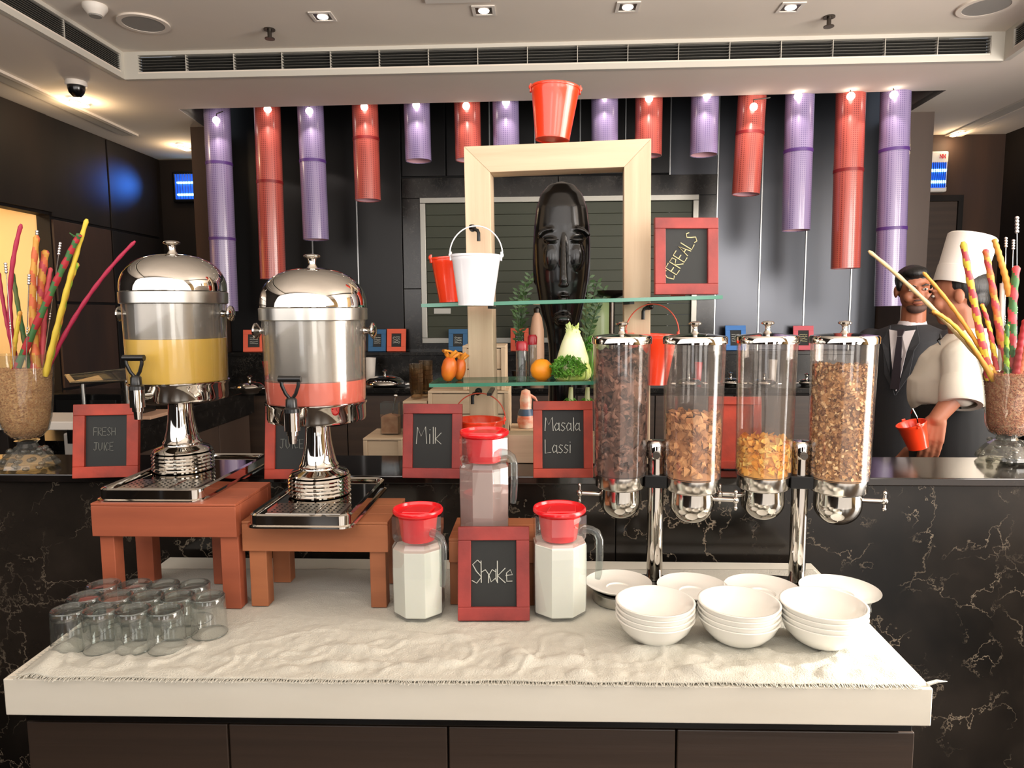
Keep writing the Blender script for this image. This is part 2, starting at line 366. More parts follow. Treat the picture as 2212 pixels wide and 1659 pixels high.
# light panel frame of the ceiling at the top edge
m = M(); a, b = atZ(920,3,HT), atZ(1060,-2,HT); m.box(a.x, b.x, a.y-.5, a.y, HT-.012, HT-.001)
tag(m.build('ceiling_panel', MT['offw']), 'cream access panel of the ceiling at the top edge', 'ceiling panel')
# cove grooves beside the tray (left and right) as recessed strips
def groove(p1, p2, wd, nm, lab):
    a, b = atZ(*p1, ZC), atZ(*p2, ZC); d = (b-a).normalized(); a = a-d*2.2; n = Vector((d.y,-d.x,0))*wd
    g = M(); g.prism([a-n+Vector((0,0,-.012)), b-n+Vector((0,0,-.012)), b+Vector((0,0,-.012)), a+Vector((0,0,-.012))], (0,0,.011))
    o = struct(nm, g, MT['cove'], label=lab, cat='trim')
    e = M(); e.prism([a+Vector((0,0,-.018)), b+Vector((0,0,-.018)), b+n*.35+Vector((0,0,-.018)), a+n*.35+Vector((0,0,-.018))], (0,0,.017)); e.build('lip', MT['ceil'], o)
groove((0,155),(290,290), .10, 'trim_4', 'grey cove groove running along the left ceiling')
groove((2212,226),(2020,312), .10, 'trim_5', 'grey cove groove running along the right ceiling')

# --- niche box above / behind the hanging tubes
m = M()
pl = atY(441,300,nbl.y); pr = atY(1964,300,nbr.y)
m.box(nfl.x-.1, nfr.x+.1, nfr.y-.05, 6.0, 3.75, 3.8)
struct('ceiling_niche', m, MT['dark'], label='dark recess above the hanging tubes', cat='ceiling')
m = M(); m.prism([(nfl.x,nfl.y,ZC+.02),(nfr.x,nfr.y,ZC+.02),(nfr.x,nfr.y+.03,ZC+.02),(nfl.x,nfl.y+.03,ZC+.02)], (0,0,.75))
struct('trim_6', m, MT['dark'], label='dark inner face of the niche front', cat='trim')
m = M(); m.prism([(nfr.x,nfr.y,ZC+.002),(nbr.x,nbr.y,ZC+.002),(nbr.x+.03,nbr.y,ZC+.002),(nfr.x+.03,nfr.y,ZC+.002)], (0,0,.75)); struct('trim_7', m, MT['cove'], label='grey side face of the niche, right', cat='trim')
m = M(); m.prism([(nfl.x,nfl.y,ZC+.002),(nbl.x,nbl.y,ZC+.002),(nbl.x-.03,nbl.y,ZC+.002),(nfl.x-.03,nfl.y,ZC+.002)], (0,0,.75)); struct('trim_8', m, MT['cove'], label='grey side face of the niche, left', cat='trim')
# pillars either side
plx0, plx1 = atY(412,300,nbl.y).x, atY(441,300,nbl.y).x
m = M(); m.box(plx0, plx1, nbl.y, WY+.1, 0, ZC); struct('wall_niche_left', m, MT['brown'], label='slim dark brown wall end beside the leftmost purple tube', cat='wall')
prx0, prx1 = atY(1964,300,nbr.y).x, atY(2016,300,nbr.y).x
m = M(); m.box(prx0, prx1, nbr.y, 6.2, 0, ZC); struct('wall_niche_right', m, MT['brown2'], label='brown wood pillar beside the rightmost purple tube', cat='wall')
# --- back wall: base with vertical panels and bright joint strips
m = M(); m.box(plx1, prx0, WY, WY+.08, 0, 3.8); wb = struct('wall_back', m, MT['dark'], label='dark metal panelled back wall', cat='wall')
js = [582,678,775,872] + [967,1060,1156,1252,1348,1443] + [1545,1640,1738,1838]
zl = atY(1106,757,WY).z                                   # ledge
xs = [atY(j,560,WY).x for j in js]
edges = [plx1]+xs+[prx0]
for i in range(len(edges)-1):
    x0, x1 = edges[i], edges[i+1]; mid = (4 <= i <= 9)
    zb = atY(1200,378,WY).z if mid else zl
    q = M(); q.box(x0+.006, x1-.006, WY-.02, WY, zb, 3.78)
    q.build('panel', MT['panelR'] if i >= 10 else MT['panelL'], wb, bevel=.003)
    if i > 0 and i not in (4,5):
        q = M(); q.box(x0-.005, x0+.005, WY-.024, WY, zb-.0, 3.78); q.build('joint_strip', MT['strip'], wb)
# marble surround of the hatch as slabs
hx0, hx1 = atY(912,600,WY).x, atY(1503,600,WY).x; hz0, hz1 = atY(1200,740,WY).z, atY(1200,426,WY).z
sx0, sx1 = atY(874,600,WY).x, atY(1543,600,WY).x; sz1 = atY(1200,382,WY).z
for (a, b, c, d) in ((sx0,hx0,zl,hz0+.45),(sx0,hx0,hz0+.453,hz1),(hx1,sx1,zl,hz0+.45),(hx1,sx1,hz0+.453,hz1),(sx0,(sx0+sx1)/2,hz1,sz1),((sx0+sx1)/2+.003,sx1,hz1,sz1),(hx0,hx1,zl,hz0)):
    q = M(); q.box(a, b-.002, WY-.035, WY, c, d-.002); q.build('marble_slab', MT['smarble'], wb, bevel=.002)
# hatch
m = M(); t_ = .045
for bx in ((hx0,hx1,hz1-t_,hz1),(hx0,hx1,hz0,hz0+t_),(hx0,hx0+t_,hz0+t_,hz1-t_),(hx1-t_,hx1,hz0+t_,hz1-t_)): m.box(bx[0],bx[1],WY-.06,WY-.005,bx[2],bx[3])
h1 = struct('window_1', m, MT['steelf'], label='steel framed kitchen hatch with an olive roller shutter', cat='hatch', bevel=.003)
ns = 12
q = M(); q.box(hx0+t_, hx1-t_, WY-.018, WY-.006, hz0+t_, hz1-t_); q.build('shutter_backing', MT['olive'], h1)
for k in range(ns):
    z0 = hz0+t_+(hz1-hz0-2*t_)*k/ns; z1 = hz0+t_+(hz1-hz0-2*t_)*(k+1)/ns
    q = M(); q.box(hx0+t_, hx1-t_, WY-.033, WY-.02+.0008*(k%2), z0+.0005, z1-.0015); q.build('slat', MT['olive'], h1, bevel=.002)
q = M(); a = atY(955,672,WY-.06); q.box(a.x-.07, a.x+.07, WY-.045, WY-.036, a.z-.022, a.z+.022); q.build('label_plate', MT['steelf'], h1)
# --- ledge, backsplash, back counter
WL, WR = plx1+.002, prx0-.002
m = M(); m.box(WL, WR, WY-.20, WY-.036, zl-.03, zl)
led = struct('trim_9', m, MT['smarble'], label='dark marble ledge holding the small frames', cat='ledge', bevel=.003)
yc = 5.05; zcn = atY(1650,838,yc).z
m = M(); m.box(WL, WR, WY-.19, WY-.037, zcn, zl-.031)
struct('wall_splash', m, MT['smarble'], label='dark marble splashback behind the serving dishes', cat='wall')
bc = thing('back_counter', 'long dark marble back counter along the far wall', 'counter', (0,0,0))
m = M(); m.box(WL, WR-.1, yc, WY-.19, zcn-.04, zcn); m.build('worktop', MT['smarble'], bc, bevel=.004)
m = M(); m.box(WL+.02, WR-.12, yc+.05, WY-.2, .1, zcn-.041); m.build('body', MT['dwood'], bc)
n = 9
for k in range(n):
    x0 = WL+.03+(WR-WL-.2)*k/n; x1 = WL+.03+(WR-WL-.2)*(k+1)/n
    q = M(); q.box(x0+.004, x1-.004, yc+.03, yc+.05, .15, zcn-.06); q.build('door', MT['cab'], bc, bevel=.002)
# --- left wall & corridor
lw = atZ(0,209,ZC).x
m = M(); m.box(lw-.1, lw, -4.0, 3.9, 0, ZC); m.box(lw-.1, lw, 3.9, 5.05, 2.25, ZC); m.box(lw-.1, lw, 5.05, 7.0, 0, ZC)
wl = struct('wall_left', m, MT['dwood'], label='dark wood left wall', cat='wall')
ye = atX(52,500,lw).y
m = M(); m.box(lw-1.2, lw-1.15, 2.6, 6.0, 0, 2.6); struct('wall_alcove', m, MT['cream'], label='lit cream wall beyond the left opening', cat='wall')
m = M(); m.box(lw-1.2, lw-.1, 5.06, 5.12, 0, 2.6); m.box(lw-1.2, lw-.1, 2.5, 2.6, 0, 2.6); m.box(lw-1.2,lw-.1,2.6,5.06,2.6,2.65); struct('wall_alcove_side', m, MT['cream'], label='cream side of the left opening', cat='wall')
area('alcove_lamp', (lw-.6, 4.0, 2.5), (lw-.8, 4.3, 1.2), .4, .4, 26, (1,.78,.5))
k = 0
for (y0, y1) in ((5.06,5.75),(5.77,6.5)):
    for (z0, z1) in ((.1,.95),(.97,1.6),(1.62,2.22),(2.24,ZC-.01)):
        q = M(); q.box(lw, lw+.02, y0, y1, z0, z1); q.build('panel', MT['brown'] if z1 < 2.23 and y0 < 5.5 else MT['dwood'], wl, bevel=.004)
q = M(); q.box(lw, lw+.03, 3.6, 5.05, 2.27, ZC-.01); q.build('panel', MT['dwood'], wl)
m = M(); m.box(lw, plx0, 6.6, 6.7, 0, ZC); struct('wall_corridor', m, MT['dwood'], label='dark wall at the end of the left passage', cat='wall')
# right end wall with door
yr = 6.1; xr1 = atY(2166,400,yr).x
m = M(); m.box(prx1, xr1+.1, yr, yr+.1, 0, ZC); wr = struct('wall_right_end', m, MT['brown'], label='brown wood wall behind the two men', cat='wall')
a, b = atY(2020,440,yr), atY(2064,440,yr)
m = M(); m.box(a.x-.2, b.x, yr-.03, yr-.001, 0, atY(2050,436,yr).z); d1_ = struct('door_1', m, MT['cab'], label='dark wooden door behind the man in the suit', cat='door', bevel=.003)
q = M(); q.box(a.x-.22, b.x+.04, yr-.045, yr-.001, atY(2050,436,yr).z, atY(2050,436,yr).z+.05); q.box(b.x, b.x+.04, yr-.045, yr-.001, 0, atY(2050,436,yr).z); q.build('door_frame', MT['dwood'], d1_)
m = M(); m.box(xr1, xr1+.1, 2.95, yr, 0, ZC); wrr = struct('wall_right', m, MT['dwood'], label='dark wood wall at the far right', cat='wall')
q = M(); q.box(xr1-.02, xr1, 4.3, 4.42, 0, 2.5); q.build('panel', MT['brown2'], wrr)
# room behind the camera (seen in the chrome)
m = M(); m.box(XL, XR, -4.2, -4.1, 0, ZC); struct('wall_rear', m, MT['brown'], label='brown wall behind the camera', cat='wall')
m = M(); m.box(XR, XR+.1, -4.2, 3.0, 0, ZC); struct('wall_window_side', m, MT['cream'], label='cream wall on the window side', cat='wall')
m = M(); m.box(-6, 6, -4.3, 7.3, -.1, 0); struct('floor', m, MT['floor'], label='dark stone floor', cat='floor')

# ================================================================ ceiling fittings
dl = None
for i, (x, y, lab) in enumerate(((697,35,'square recessed downlight, leftmost on the tray ceiling'),(1045,22,'square recessed downlight beside the cream ceiling panel'),(1356,14,'square recessed downlight, third from the left on the tray ceiling'),(1708,15,'square recessed downlight, nearest the right sprinkler'))):
    p = atZ(x, y, HT); 
    if dl is None:
        dl = thing('downlight', lab, 'ceiling light', p, group='square downlights of the tray ceiling')
        q = M(); s0, s1 = .062, .045
        for bx in ((-s0,s0,-s0,-s1),(-s0,s0,s1,s0),(-s0,-s1,-s1,s1),(s1,s0,-s1,s1)): q.box(*bx, -.006, -.0005)
        q.build('frame', MT['offw'], dl)
        q = M(); q.box(-s1,s1,-s1,s1,-.003,-.0008); q.build('recess', MT['darksteel'], dl)
        q = M(); q.ell((0,0,-.004), (.03,.03,.010), 14, 8); q.build('bulb', MT['spotglow'], dl, smooth=60)
        d0 = dl
    else: dup(d0, p, None, lab)
def disc(px, py, z, r, lab, nm, cat, build):
    p = atZ(px, py, z); t = thing(nm, lab, cat, p); build(t, r); return t
def spk(t, r):
    q = M(); q.lathe([(r*.8,-.002),(r*.8,-.010),(r,-.010),(r,0),(0,0)][::-1], 32); q.build('rim', MT['ceil'], t, smooth=40)
    q = M(); q.cyl(r*.8, -.008, -.001, 32); q.build('grille', MT['alu'], t)
disc(310,49,HT,.135,'round ceiling speaker on the left of the tray ceiling','ceiling_speaker','speaker',spk)
disc(2131,12,HT,.14,'round ceiling speaker in the top right corner','ceiling_speaker','speaker',spk)
def spr(t, r):
    q = M(); q.cyl(.032,-.006,0,20); q.build('plate', MT['darksteel'], t)
    q = M(); q.cyl(.012,-.05,-.005,12); q.cyl(.028,-.055,-.050,14); q.build('nozzle', MT['darksteel'], t)
disc(582,63,HT,.03,'small dark fire sprinkler left of the middle','sprinkler','sprinkler',spr)
disc(1791,36,HT,.03,'small dark fire sprinkler near the right speaker','sprinkler','sprinkler',spr)
def smk(t, r):
    q = M(); q.lathe([(0,-.05),(.035,-.05),(.05,-.03),(.06,-.015),(.06,0),(0,0)], 24); q.build('body', MT['offw'], t, smooth=50)
    q = M(); q.cyl(.03,-.056,-.05,16); q.build('sensor', MT['alu'], t)
disc(205,12,HT,.06,'white smoke detector near the top left corner','smoke_detector','smoke detector',smk)
def cmr(t, r):
    q = M(); q.lathe([(0,-.03),(.06,-.03),(.063,-.015),(.06,0),(0,0)],24); q.build('base', MT['offw'], t, smooth=50)
    q = M(); q.lathe([(0,-.095),(.025,-.09),(.043,-.07),(.05,-.045),(.05,-.03),(0,-.03)],24); q.build('dome', MT['black'], t, smooth=60)
disc(164,176,ZC,.06,'black dome security camera on the left ceiling','dome_camera','camera',cmr)
for (x,y,lab,pw) in ((172,224,'glowing cove lamp below the dome camera',6),(398,320,'glowing cove lamp beside the slim brown wall end',5),(2068,289,'small cove lamp above the right insect trap',2)):
    p = atZ(x,y,ZC-.02); t = thing('cove_lamp', lab, 'ceiling light', p)
    q = M(); q.ell((0,0,-.004),(.028,.075,.011),16,8); q.build('bulb', MT['lampglow'], t, smooth=60)
    q = M(); q.lathe([(.034,0),(.04,-.006),(.045,0)],18,T=TR(sc=(1,2.1,1))); q.build('rim', MT['ceil'], t, smooth=60)
    l = bpy.data.lights.new('cove_lamp_light','POINT'); l.energy = pw; l.color = (1,.72,.42); l.shadow_soft_size = .04
    lo = bpy.data.objects.new('cove_lamp_light', l); COL.objects.link(lo); lo.location = p+Vector((0,0,-.07))

# ================================================================ hanging tubes
# x top, x bottom, y bottom, colour, band heights, y of its bright dot, x of dot, label bit
tb = [(468,487,672,'P',(355,517),260,467,'longest purple perforated hanging tube, at the left end of the row'),
(577,590,603,'R',(395,),236,578,'long red perforated hanging tube, leftmost of the red ones'),
(670,683,518,'P',(350,),240,668,'purple perforated hanging tube ending above the pink juice dispenser'),
(788,795,433,'R',(302,),231,787,'red perforated hanging tube, second red one from the left'),
(900,904,348,'P',(),227,899,'short purple perforated hanging tube left of the wooden frame'),
(1009,1012,346,'R',(),229,1007,'short red perforated hanging tube half behind the left frame corner'),
(1092,1094,322,'P',(),221,1093,'purple perforated hanging tube just left of the top red bucket'),
(1306,1306,318,'P',(),207,1306,'purple perforated hanging tube just right of the top red bucket'),
(1402,1400,337,'R',(),213,1402,'short red perforated hanging tube behind the right frame corner'),
(1523,1520,335,'P',(),206,1527,'short purple perforated hanging tube right of the wooden frame'),
(1625,1611,420,'R',(290,),231,1628,'red perforated hanging tube that leans, over the right of the wall'),
(1728,1719,498,'P',(328,),208,1724,'purple perforated hanging tube of middle length, right part of the row'),
(1838,1826,580,'R',(370,),208,1838,'longest red perforated hanging tube in the right half'),
(1935,1921,661,'P',(326,495),205,1931,'long purple perforated hanging tube above the man in the suit')]
for (xt, xb, yb, c, bands, yl, xl, lab) in tb:
    Y = 5.25-.30*(xt-468)/1467.
    top = atY(xt, 228-.02*(xt-468), Y); bot = atY(xb, yb, Y); d = (top-bot).normalized(); L = (top-bot).length+.28
    q_ = d.to_track_quat('Z','Y'); r = .094
    t = thing('hanging_tube', lab, 'hanging decoration', bot, q_.to_euler(), group='perforated tubes hanging over the back counter')
    q = M(); q.lathe([(r-.004,.0),(r,.0),(r,L),(r-.004,L),(r-.004,0)], 36); q.build('sleeve', MT['purple' if c=='P' else 'red'], t, smooth=40)
    q = M(); q.lathe([(r-.006,.004),(r-.006,L-.01)],30); q.build('lining', MT['tubein'], t, smooth=60)
    for yy in bands:
        zz = (atY(xb+(xt-xb)*(yb-yy)/(yb-215.), yy, Y)-bot).length
        q = M(); q.lathe([(r,zz-.011),(r+.003,zz-.011),(r+.003,zz+.011),(r,zz+.011)],36); q.build('band', MT['purpled' if c=='P' else 'redd'], t, smooth=40)
    q = M(); q.tube([(0,0,L),(0,0,L+max(.05,3.752-bot.z-L))], .003, 6); q.build('hanging_wire', MT['strip'], t)
    lp = t.matrix_world
    pp = atY(xl, yl, Y-.125) - bot; lc = q_.inverted() @ pp
    q = M(); q.ell(lc, .026, 16, 10); q.build('glow_dot', MT['spotglow'], t, smooth=60)  # glowing ball added to stand in for the white glint on the tube
    q = M(); q.tube([(lc.x,lc.y,lc.z+.02),(lc.x*.9,lc.y,lc.z+.05),(lc.x*.8,-r+.002,lc.z+.07)], .004, 6); q.build('dot_arm', MT['darksteel'], t)  # arm made up to carry the glowing ball
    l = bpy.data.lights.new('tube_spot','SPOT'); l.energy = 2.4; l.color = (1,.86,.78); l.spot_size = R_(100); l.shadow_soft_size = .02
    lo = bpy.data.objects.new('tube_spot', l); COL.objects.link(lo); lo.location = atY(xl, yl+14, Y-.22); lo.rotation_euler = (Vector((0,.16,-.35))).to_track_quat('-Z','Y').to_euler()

# insect traps
def trap(x0,x1,y0,y1,Y,lab,body,marks):
    a, b = atY(x0,y1,Y), atY(x1,y0,Y); cx = (a.x+b.x)/2; w_ = (b.x-a.x)/2; h = b.z-a.z
    t = thing('insect_trap', lab, 'insect trap', (cx,Y,a.z))
    q = M(); q.box(-w_,w_,-.07,0,0,h); q.build('housing', MT[body], t, bevel=.012)
    zt = h*(.72 if marks else .9); q = M(); q.box(-w_*.8,w_*.8,-.073,-.0705,h*.1,zt); q.build('screen', MT['bluescr'], t)
    for zz in (.24,.62 if not marks else .52):
        q = M(); q.tube([(-w_*.62,-.082,h*zz),(w_*.7,-.082,h*zz)], h*.035, 10); q.build('light_tube', MT['blueglow'], t, smooth=60)
    for k in range(9):
        xx = -w_*.75+w_*1.5*k/8; q = M(); q.tube([(xx,-.096,h*.1),(xx,-.096,zt)], .0025, 5); q.build('guard_bar', MT['iron'], t)
    if marks:
        q = M(); 
        for xo in (.15,.45):
            q.tube([(w_*xo,-.0715,h*.82),(w_*xo,-.0715,h*.92),(w_*(xo+.22),-.0715,h*.82),(w_*(xo+.22),-.0715,h*.92)], .004, 5)
        q.build('logo', MT['lid'], t)
    l = bpy.data.lights.new('insect_trap_light','SPOT'); l.energy = 70 if not marks else 3.0; l.spot_size = R_(34); l.spot_blend = 1; l.shadow_soft_size = .1; l.color = (.04,.22,1)
    lo = bpy.data.objects.new('insect_trap_light', l); COL.objects.link(lo); lo.location = (cx-.0,Y-.14,a.z+h/2); lo.rotation_euler = ((atX(262,398,lw) if not marks else atY(2080,400,Y))-Vector(lo.location)).to_track_quat('-Z','Z').to_euler()
trap(383,440,372,440,6.6,'glowing blue insect trap on the dark wall at left','black',False)
trap(1990,2040,330,418,6.1,'white framed blue insect trap on the brown wall at right','offw',True)
# ================================================================ bar counter
YB0, YB1 = 1.812, atZ(1900, 987, ZB).y
bar = thing('bar_counter', 'long black marble bar with white veins behind the white table', 'counter', (0,0,0))
m = M(); m.box(-3.0, 3.0, YB0, YB1, ZB-.022, ZB); m.build('worktop', MT['btop'], bar, bevel=.003)
for i, (x0, x1) in enumerate(((-3.0,-1.6),(-1.598,.2),(.202,1.75),(1.752,3.0))):
    q = M(); q.box(x0, x1, YB0+.02, YB0+.05, .08, ZB-.023); q.build('marble_panel', MT['bmarble'], bar, bevel=.0015)
m = M(); m.box(-3.0, 3.0, YB0+.05, YB1-.06, .0, ZB-.024); m.build('carcass', MT['dwood'], bar)

# ================================================================ table
A, B = atZ(6,1467,ZT), atZ(2016,1488,ZT); Dl, Cr = atZ(318,1239,ZT), atZ(1777,1242,ZT)
yback = YB0-.012
Dl = A+(Dl-A)*((yback-A.y)/(Dl.y-A.y)); Cr = B+(Cr-B)*((yback-B.y)/(Cr.y-B.y))
tbl = thing('buffet_table', 'cream white topped buffet table standing against the black marble bar', 'table', (A+B)/2*Vector((1,1,0)) if False else Vector(((A.x+B.x)/2,(A.y+yback)/2,0)))
T0 = TR(-tbl.location); thk = (atY(6,1545,A.y).z-ZT)*-1
def q4(z): return [T0 @ Vector((p.x,p.y,z)) for p in (A,B,Cr,Dl)]
m = M(); m.hexa(q4(ZT-thk), q4(ZT)); m.build('tabletop', MT['white'], tbl, bevel=.002)
cen = Vector(((A.x+B.x+Cr.x+Dl.x)/4, (A.y+yback)/2, 0))
def ins(dx0, dx1, dy, z): 
    return [T0 @ Vector(v) for v in ((A.x+dx0,A.y+dy,z),(B.x-dx1,B.y+dy,z),(Cr.x-dx1,yback-.01,z),(Dl.x+dx0,yback-.01,z))]
m = M(); m.hexa(ins(.022,.022,.018,ZT-thk-.022), ins(.022,.022,.018,ZT-thk-.001)); m.build('dark_edge', MT['black'], tbl, bevel=.002)
m = M(); m.hexa(ins(.02,.02,.045,.05), ins(.02,.02,.045,ZT-thk-.023)); m.build('carcass', MT['dwood'], tbl)
zc0 = ZT-thk-.030
xs_ = [22, 486, 981, 1486, 2004]
for i in range(4):
    def fr_(px): 
        t = (px-6)/2010.; p = A+(B-A)*t; return Vector((p.x, p.y+.028, 0))
    a, b = fr_(xs_[i]+2), fr_(xs_[i+1]-2); a.x += .0; 
    # pull the door edges so they line up at the door depth
    q = M(); u = (b-a).normalized(); nrm = Vector((-u.y,u.x,0))*.018
    lo = [T0@Vector((p.x,p.y,.08)) for p in (a,b,b+nrm,a+nrm)]; hi = [T0@Vector((p.x,p.y,zc0)) for p in (a,b,b+nrm,a+nrm)]
    q.hexa(lo, hi); q.build('cabinet_door', MT['cab'], tbl, bevel=.002)
# cloth
def onT(px, py, z=ZT): return atZ(px, py, z)
CA, CB = onT(34,1463,ZT+.003), onT(1985,1482,ZT+.003)
CD, CC = onT(232,1300,ZT+.003), onT(1800,1266,ZT+.003)
CD = A+(Dl-A)*.84+Vector((.012,0,0)); CC = B+(Cr-B)*.90-Vector((.012,0,0))
NX, NY = 420, 110; vs = []; fs = []
pk = [(0.245,.63,.022,.018),(.055,.10,.02,.03)]
for j in range(NY+1):
    v = j/NY
    for i in range(NX+1):
        u = i/NX
        p = CA*(1-u)*(1-v)+CB*u*(1-v)+CC*u*v+CD*(1-u)*v
        p = Vector((p.x+.004*noise.noise((u*6,v*14,3)), p.y+.006*noise.noise((u*30,1.2,v*2))*(1-v), 0))
        front = math.exp(-((v-.12)/.20)**2); rough = .14+.95*front
        if u < .22 and v > .2: rough *= .35
        n = noise.noise((p.x*9, p.y*15, .3)); n2 = noise.noise((p.x*26, p.y*30, 4.1)); n3 = abs(noise.noise((p.x*5+p.y*6, p.y*9-p.x*4, 8.)))
        n4 = noise.noise((p.x*60, p.y*70, 2.2)); n5 = noise.noise((p.x*13+p.y*8, p.y*22-p.x*5, 6.))
        h = max(0,n4)*.0022*(.35+front)*(1.3 if u > .2 else .3) + max(0,n5-.12)*.020*front + max(0, n)*.009*rough + max(0, n2)*.007*rough + (.07-min(n3,.07))*.055*(front+.15)
        e = min(u/.02, (1-u)/.02, v/.05, 1); h *= max(0, e)
        if u < .035: h += .010*math.exp(-((u-.02)/.012)**2)*math.exp(-((v-.2)/.2)**2)
        vs.append((p.x, p.y, ZT+.0035+h))
for j in range(NY):
    for i in range(NX):
        a = j*(NX+1)+i; fs.append((a,a+1,a+NX+2,a+NX+1))
m = M(); m.add(vs, fs); cl = m.build('tablecloth', MT['cloth'], smooth=180)
so = cl.modifiers.new('thick','SOLIDIFY'); so.thickness = .002; so.offset = 1
tag(cl, 'crinkled off-white cloth with a short fringe spread over the table', 'tablecloth')
m = M()
for k in range(520):
    u = (k+random.random()*.6)/520; i = min(int(u*NX), NX-1); p = Vector(vs[i])*(1-(u*NX-i))+Vector(vs[i+1])*(u*NX-i)
    l = .006+.008*random.random(); dx = random.uniform(-.004,.004)
    m.tube([p+Vector((0,.002,.0008)), p+Vector((dx*.5,-l*.5,.0015)), p+Vector((dx,-l,-.0005))], .0009, 4)
for k in range(60):
    v = (k+.5)/60; p = Vector(vs[int(v*NY)*(NX+1)]); m.tube([p, p+Vector((-.007-.004*random.random(),random.uniform(-.003,.003),0))], .0009, 4)
fo = m.build('fringe', MT['cloth'], cl, kind='stuff')
m = M(); p = atZ(2002,1478,ZT+.004); q_ = atZ(2046,1472,ZT+.006); m.tube([p,(p+q_)/2+Vector((0,0,.003)),q_],[.0035,.003,.0006],6); m.build('loose_thread', MT['cloth'], cl)
ZS = ZT+.0075                       # things stand on the cloth

# ================================================================ stools
def stool(pxl, pxr, ytop, ybase, yth, pxbk, lab, mt, legs, pyBk):
    fl_ = atZ((pxl+pxr)/2, ybase, ZT); Yf = fl_.y-.012
    zt = atY((pxl+pxr)/2, ytop, Yf).z; zu = atY((pxl+pxr)/2, yth, Yf).z
    xl, xr = atY(pxl, ytop, Yf).x, atY(pxr, ytop, Yf).x; bk = min(atZ(pxbk, pyBk, zt).y, YB0-.006)
    cx = (xl+xr)/2; t = thing('display_stool', lab, 'stool', (cx, (Yf+bk)/2, ZS)); hw = (xr-xl)/2; hd = (bk-Yf)/2; H = zt-ZS; th = zt-zu
    q = M(); q.box(-hw,hw,-hd,-hd+.022,H-th,H-.0005); q.build('apron', MT[mt], t, bevel=.0015)
    q = M(); q.box(-hw,hw,hd-.022,hd,H-th,H-.0005); q.build('apron', MT[mt], t, bevel=.0015)
    q = M(); q.box(-hw,-hw+.02,-hd+.0225,hd-.0225,H-th,H-.0005); q.build('apron', MT[mt], t, bevel=.0015)
    q = M(); q.box(hw-.02,hw,-hd+.0225,hd-.0225,H-th,H-.0005); q.build('apron', MT[mt], t, bevel=.0015)
    npl = 3
    for k in range(npl):
        y0 = -hd+2*hd*k/npl; y1 = -hd+2*hd*(k+1)/npl
        q = M(); q.box(-hw,hw,y0+.0006,y1-.0006,H,H+.006); q.build('plank', MT[mt], t, bevel=.001)
    for (a, b, back) in legs:
        Yl = -hd+.0115 if not back else hd-.05
        xa = atY(a, ybase-60, t.location.y+Yl).x-cx; xb = atY(b, ybase-60, t.location.y+Yl).x-cx
        q = M(); q.box(xa,xb,Yl if not back else Yl,(Yl+.034),.0,H-.0008 if 0 else H-th-.0004); q.build('leg', MT[mt], t, bevel=.0015)
    return t, zt+.006
s1, zs1 = stool(195,508,1094,1320,1160,578,'red-brown wooden stool under the orange juice dispenser','stoolA',((222,252,0),(480,519,0),(298,334,1),(462,480,1)),1046)
s2, zs2 = stool(521,837,1133,1318,1192,873,'lighter brown wooden stool under the pink juice dispenser','stoolB',((541,578,0),(800,834,0),(591,628,1),(836,866,1)),1081)
s3, zs3 = stool(969,1156,1170,1314,1216,1156,'low wooden stool behind the chalkboard reading Shake','stoolB',((972,992,0),(1138,1154,0)),1124)

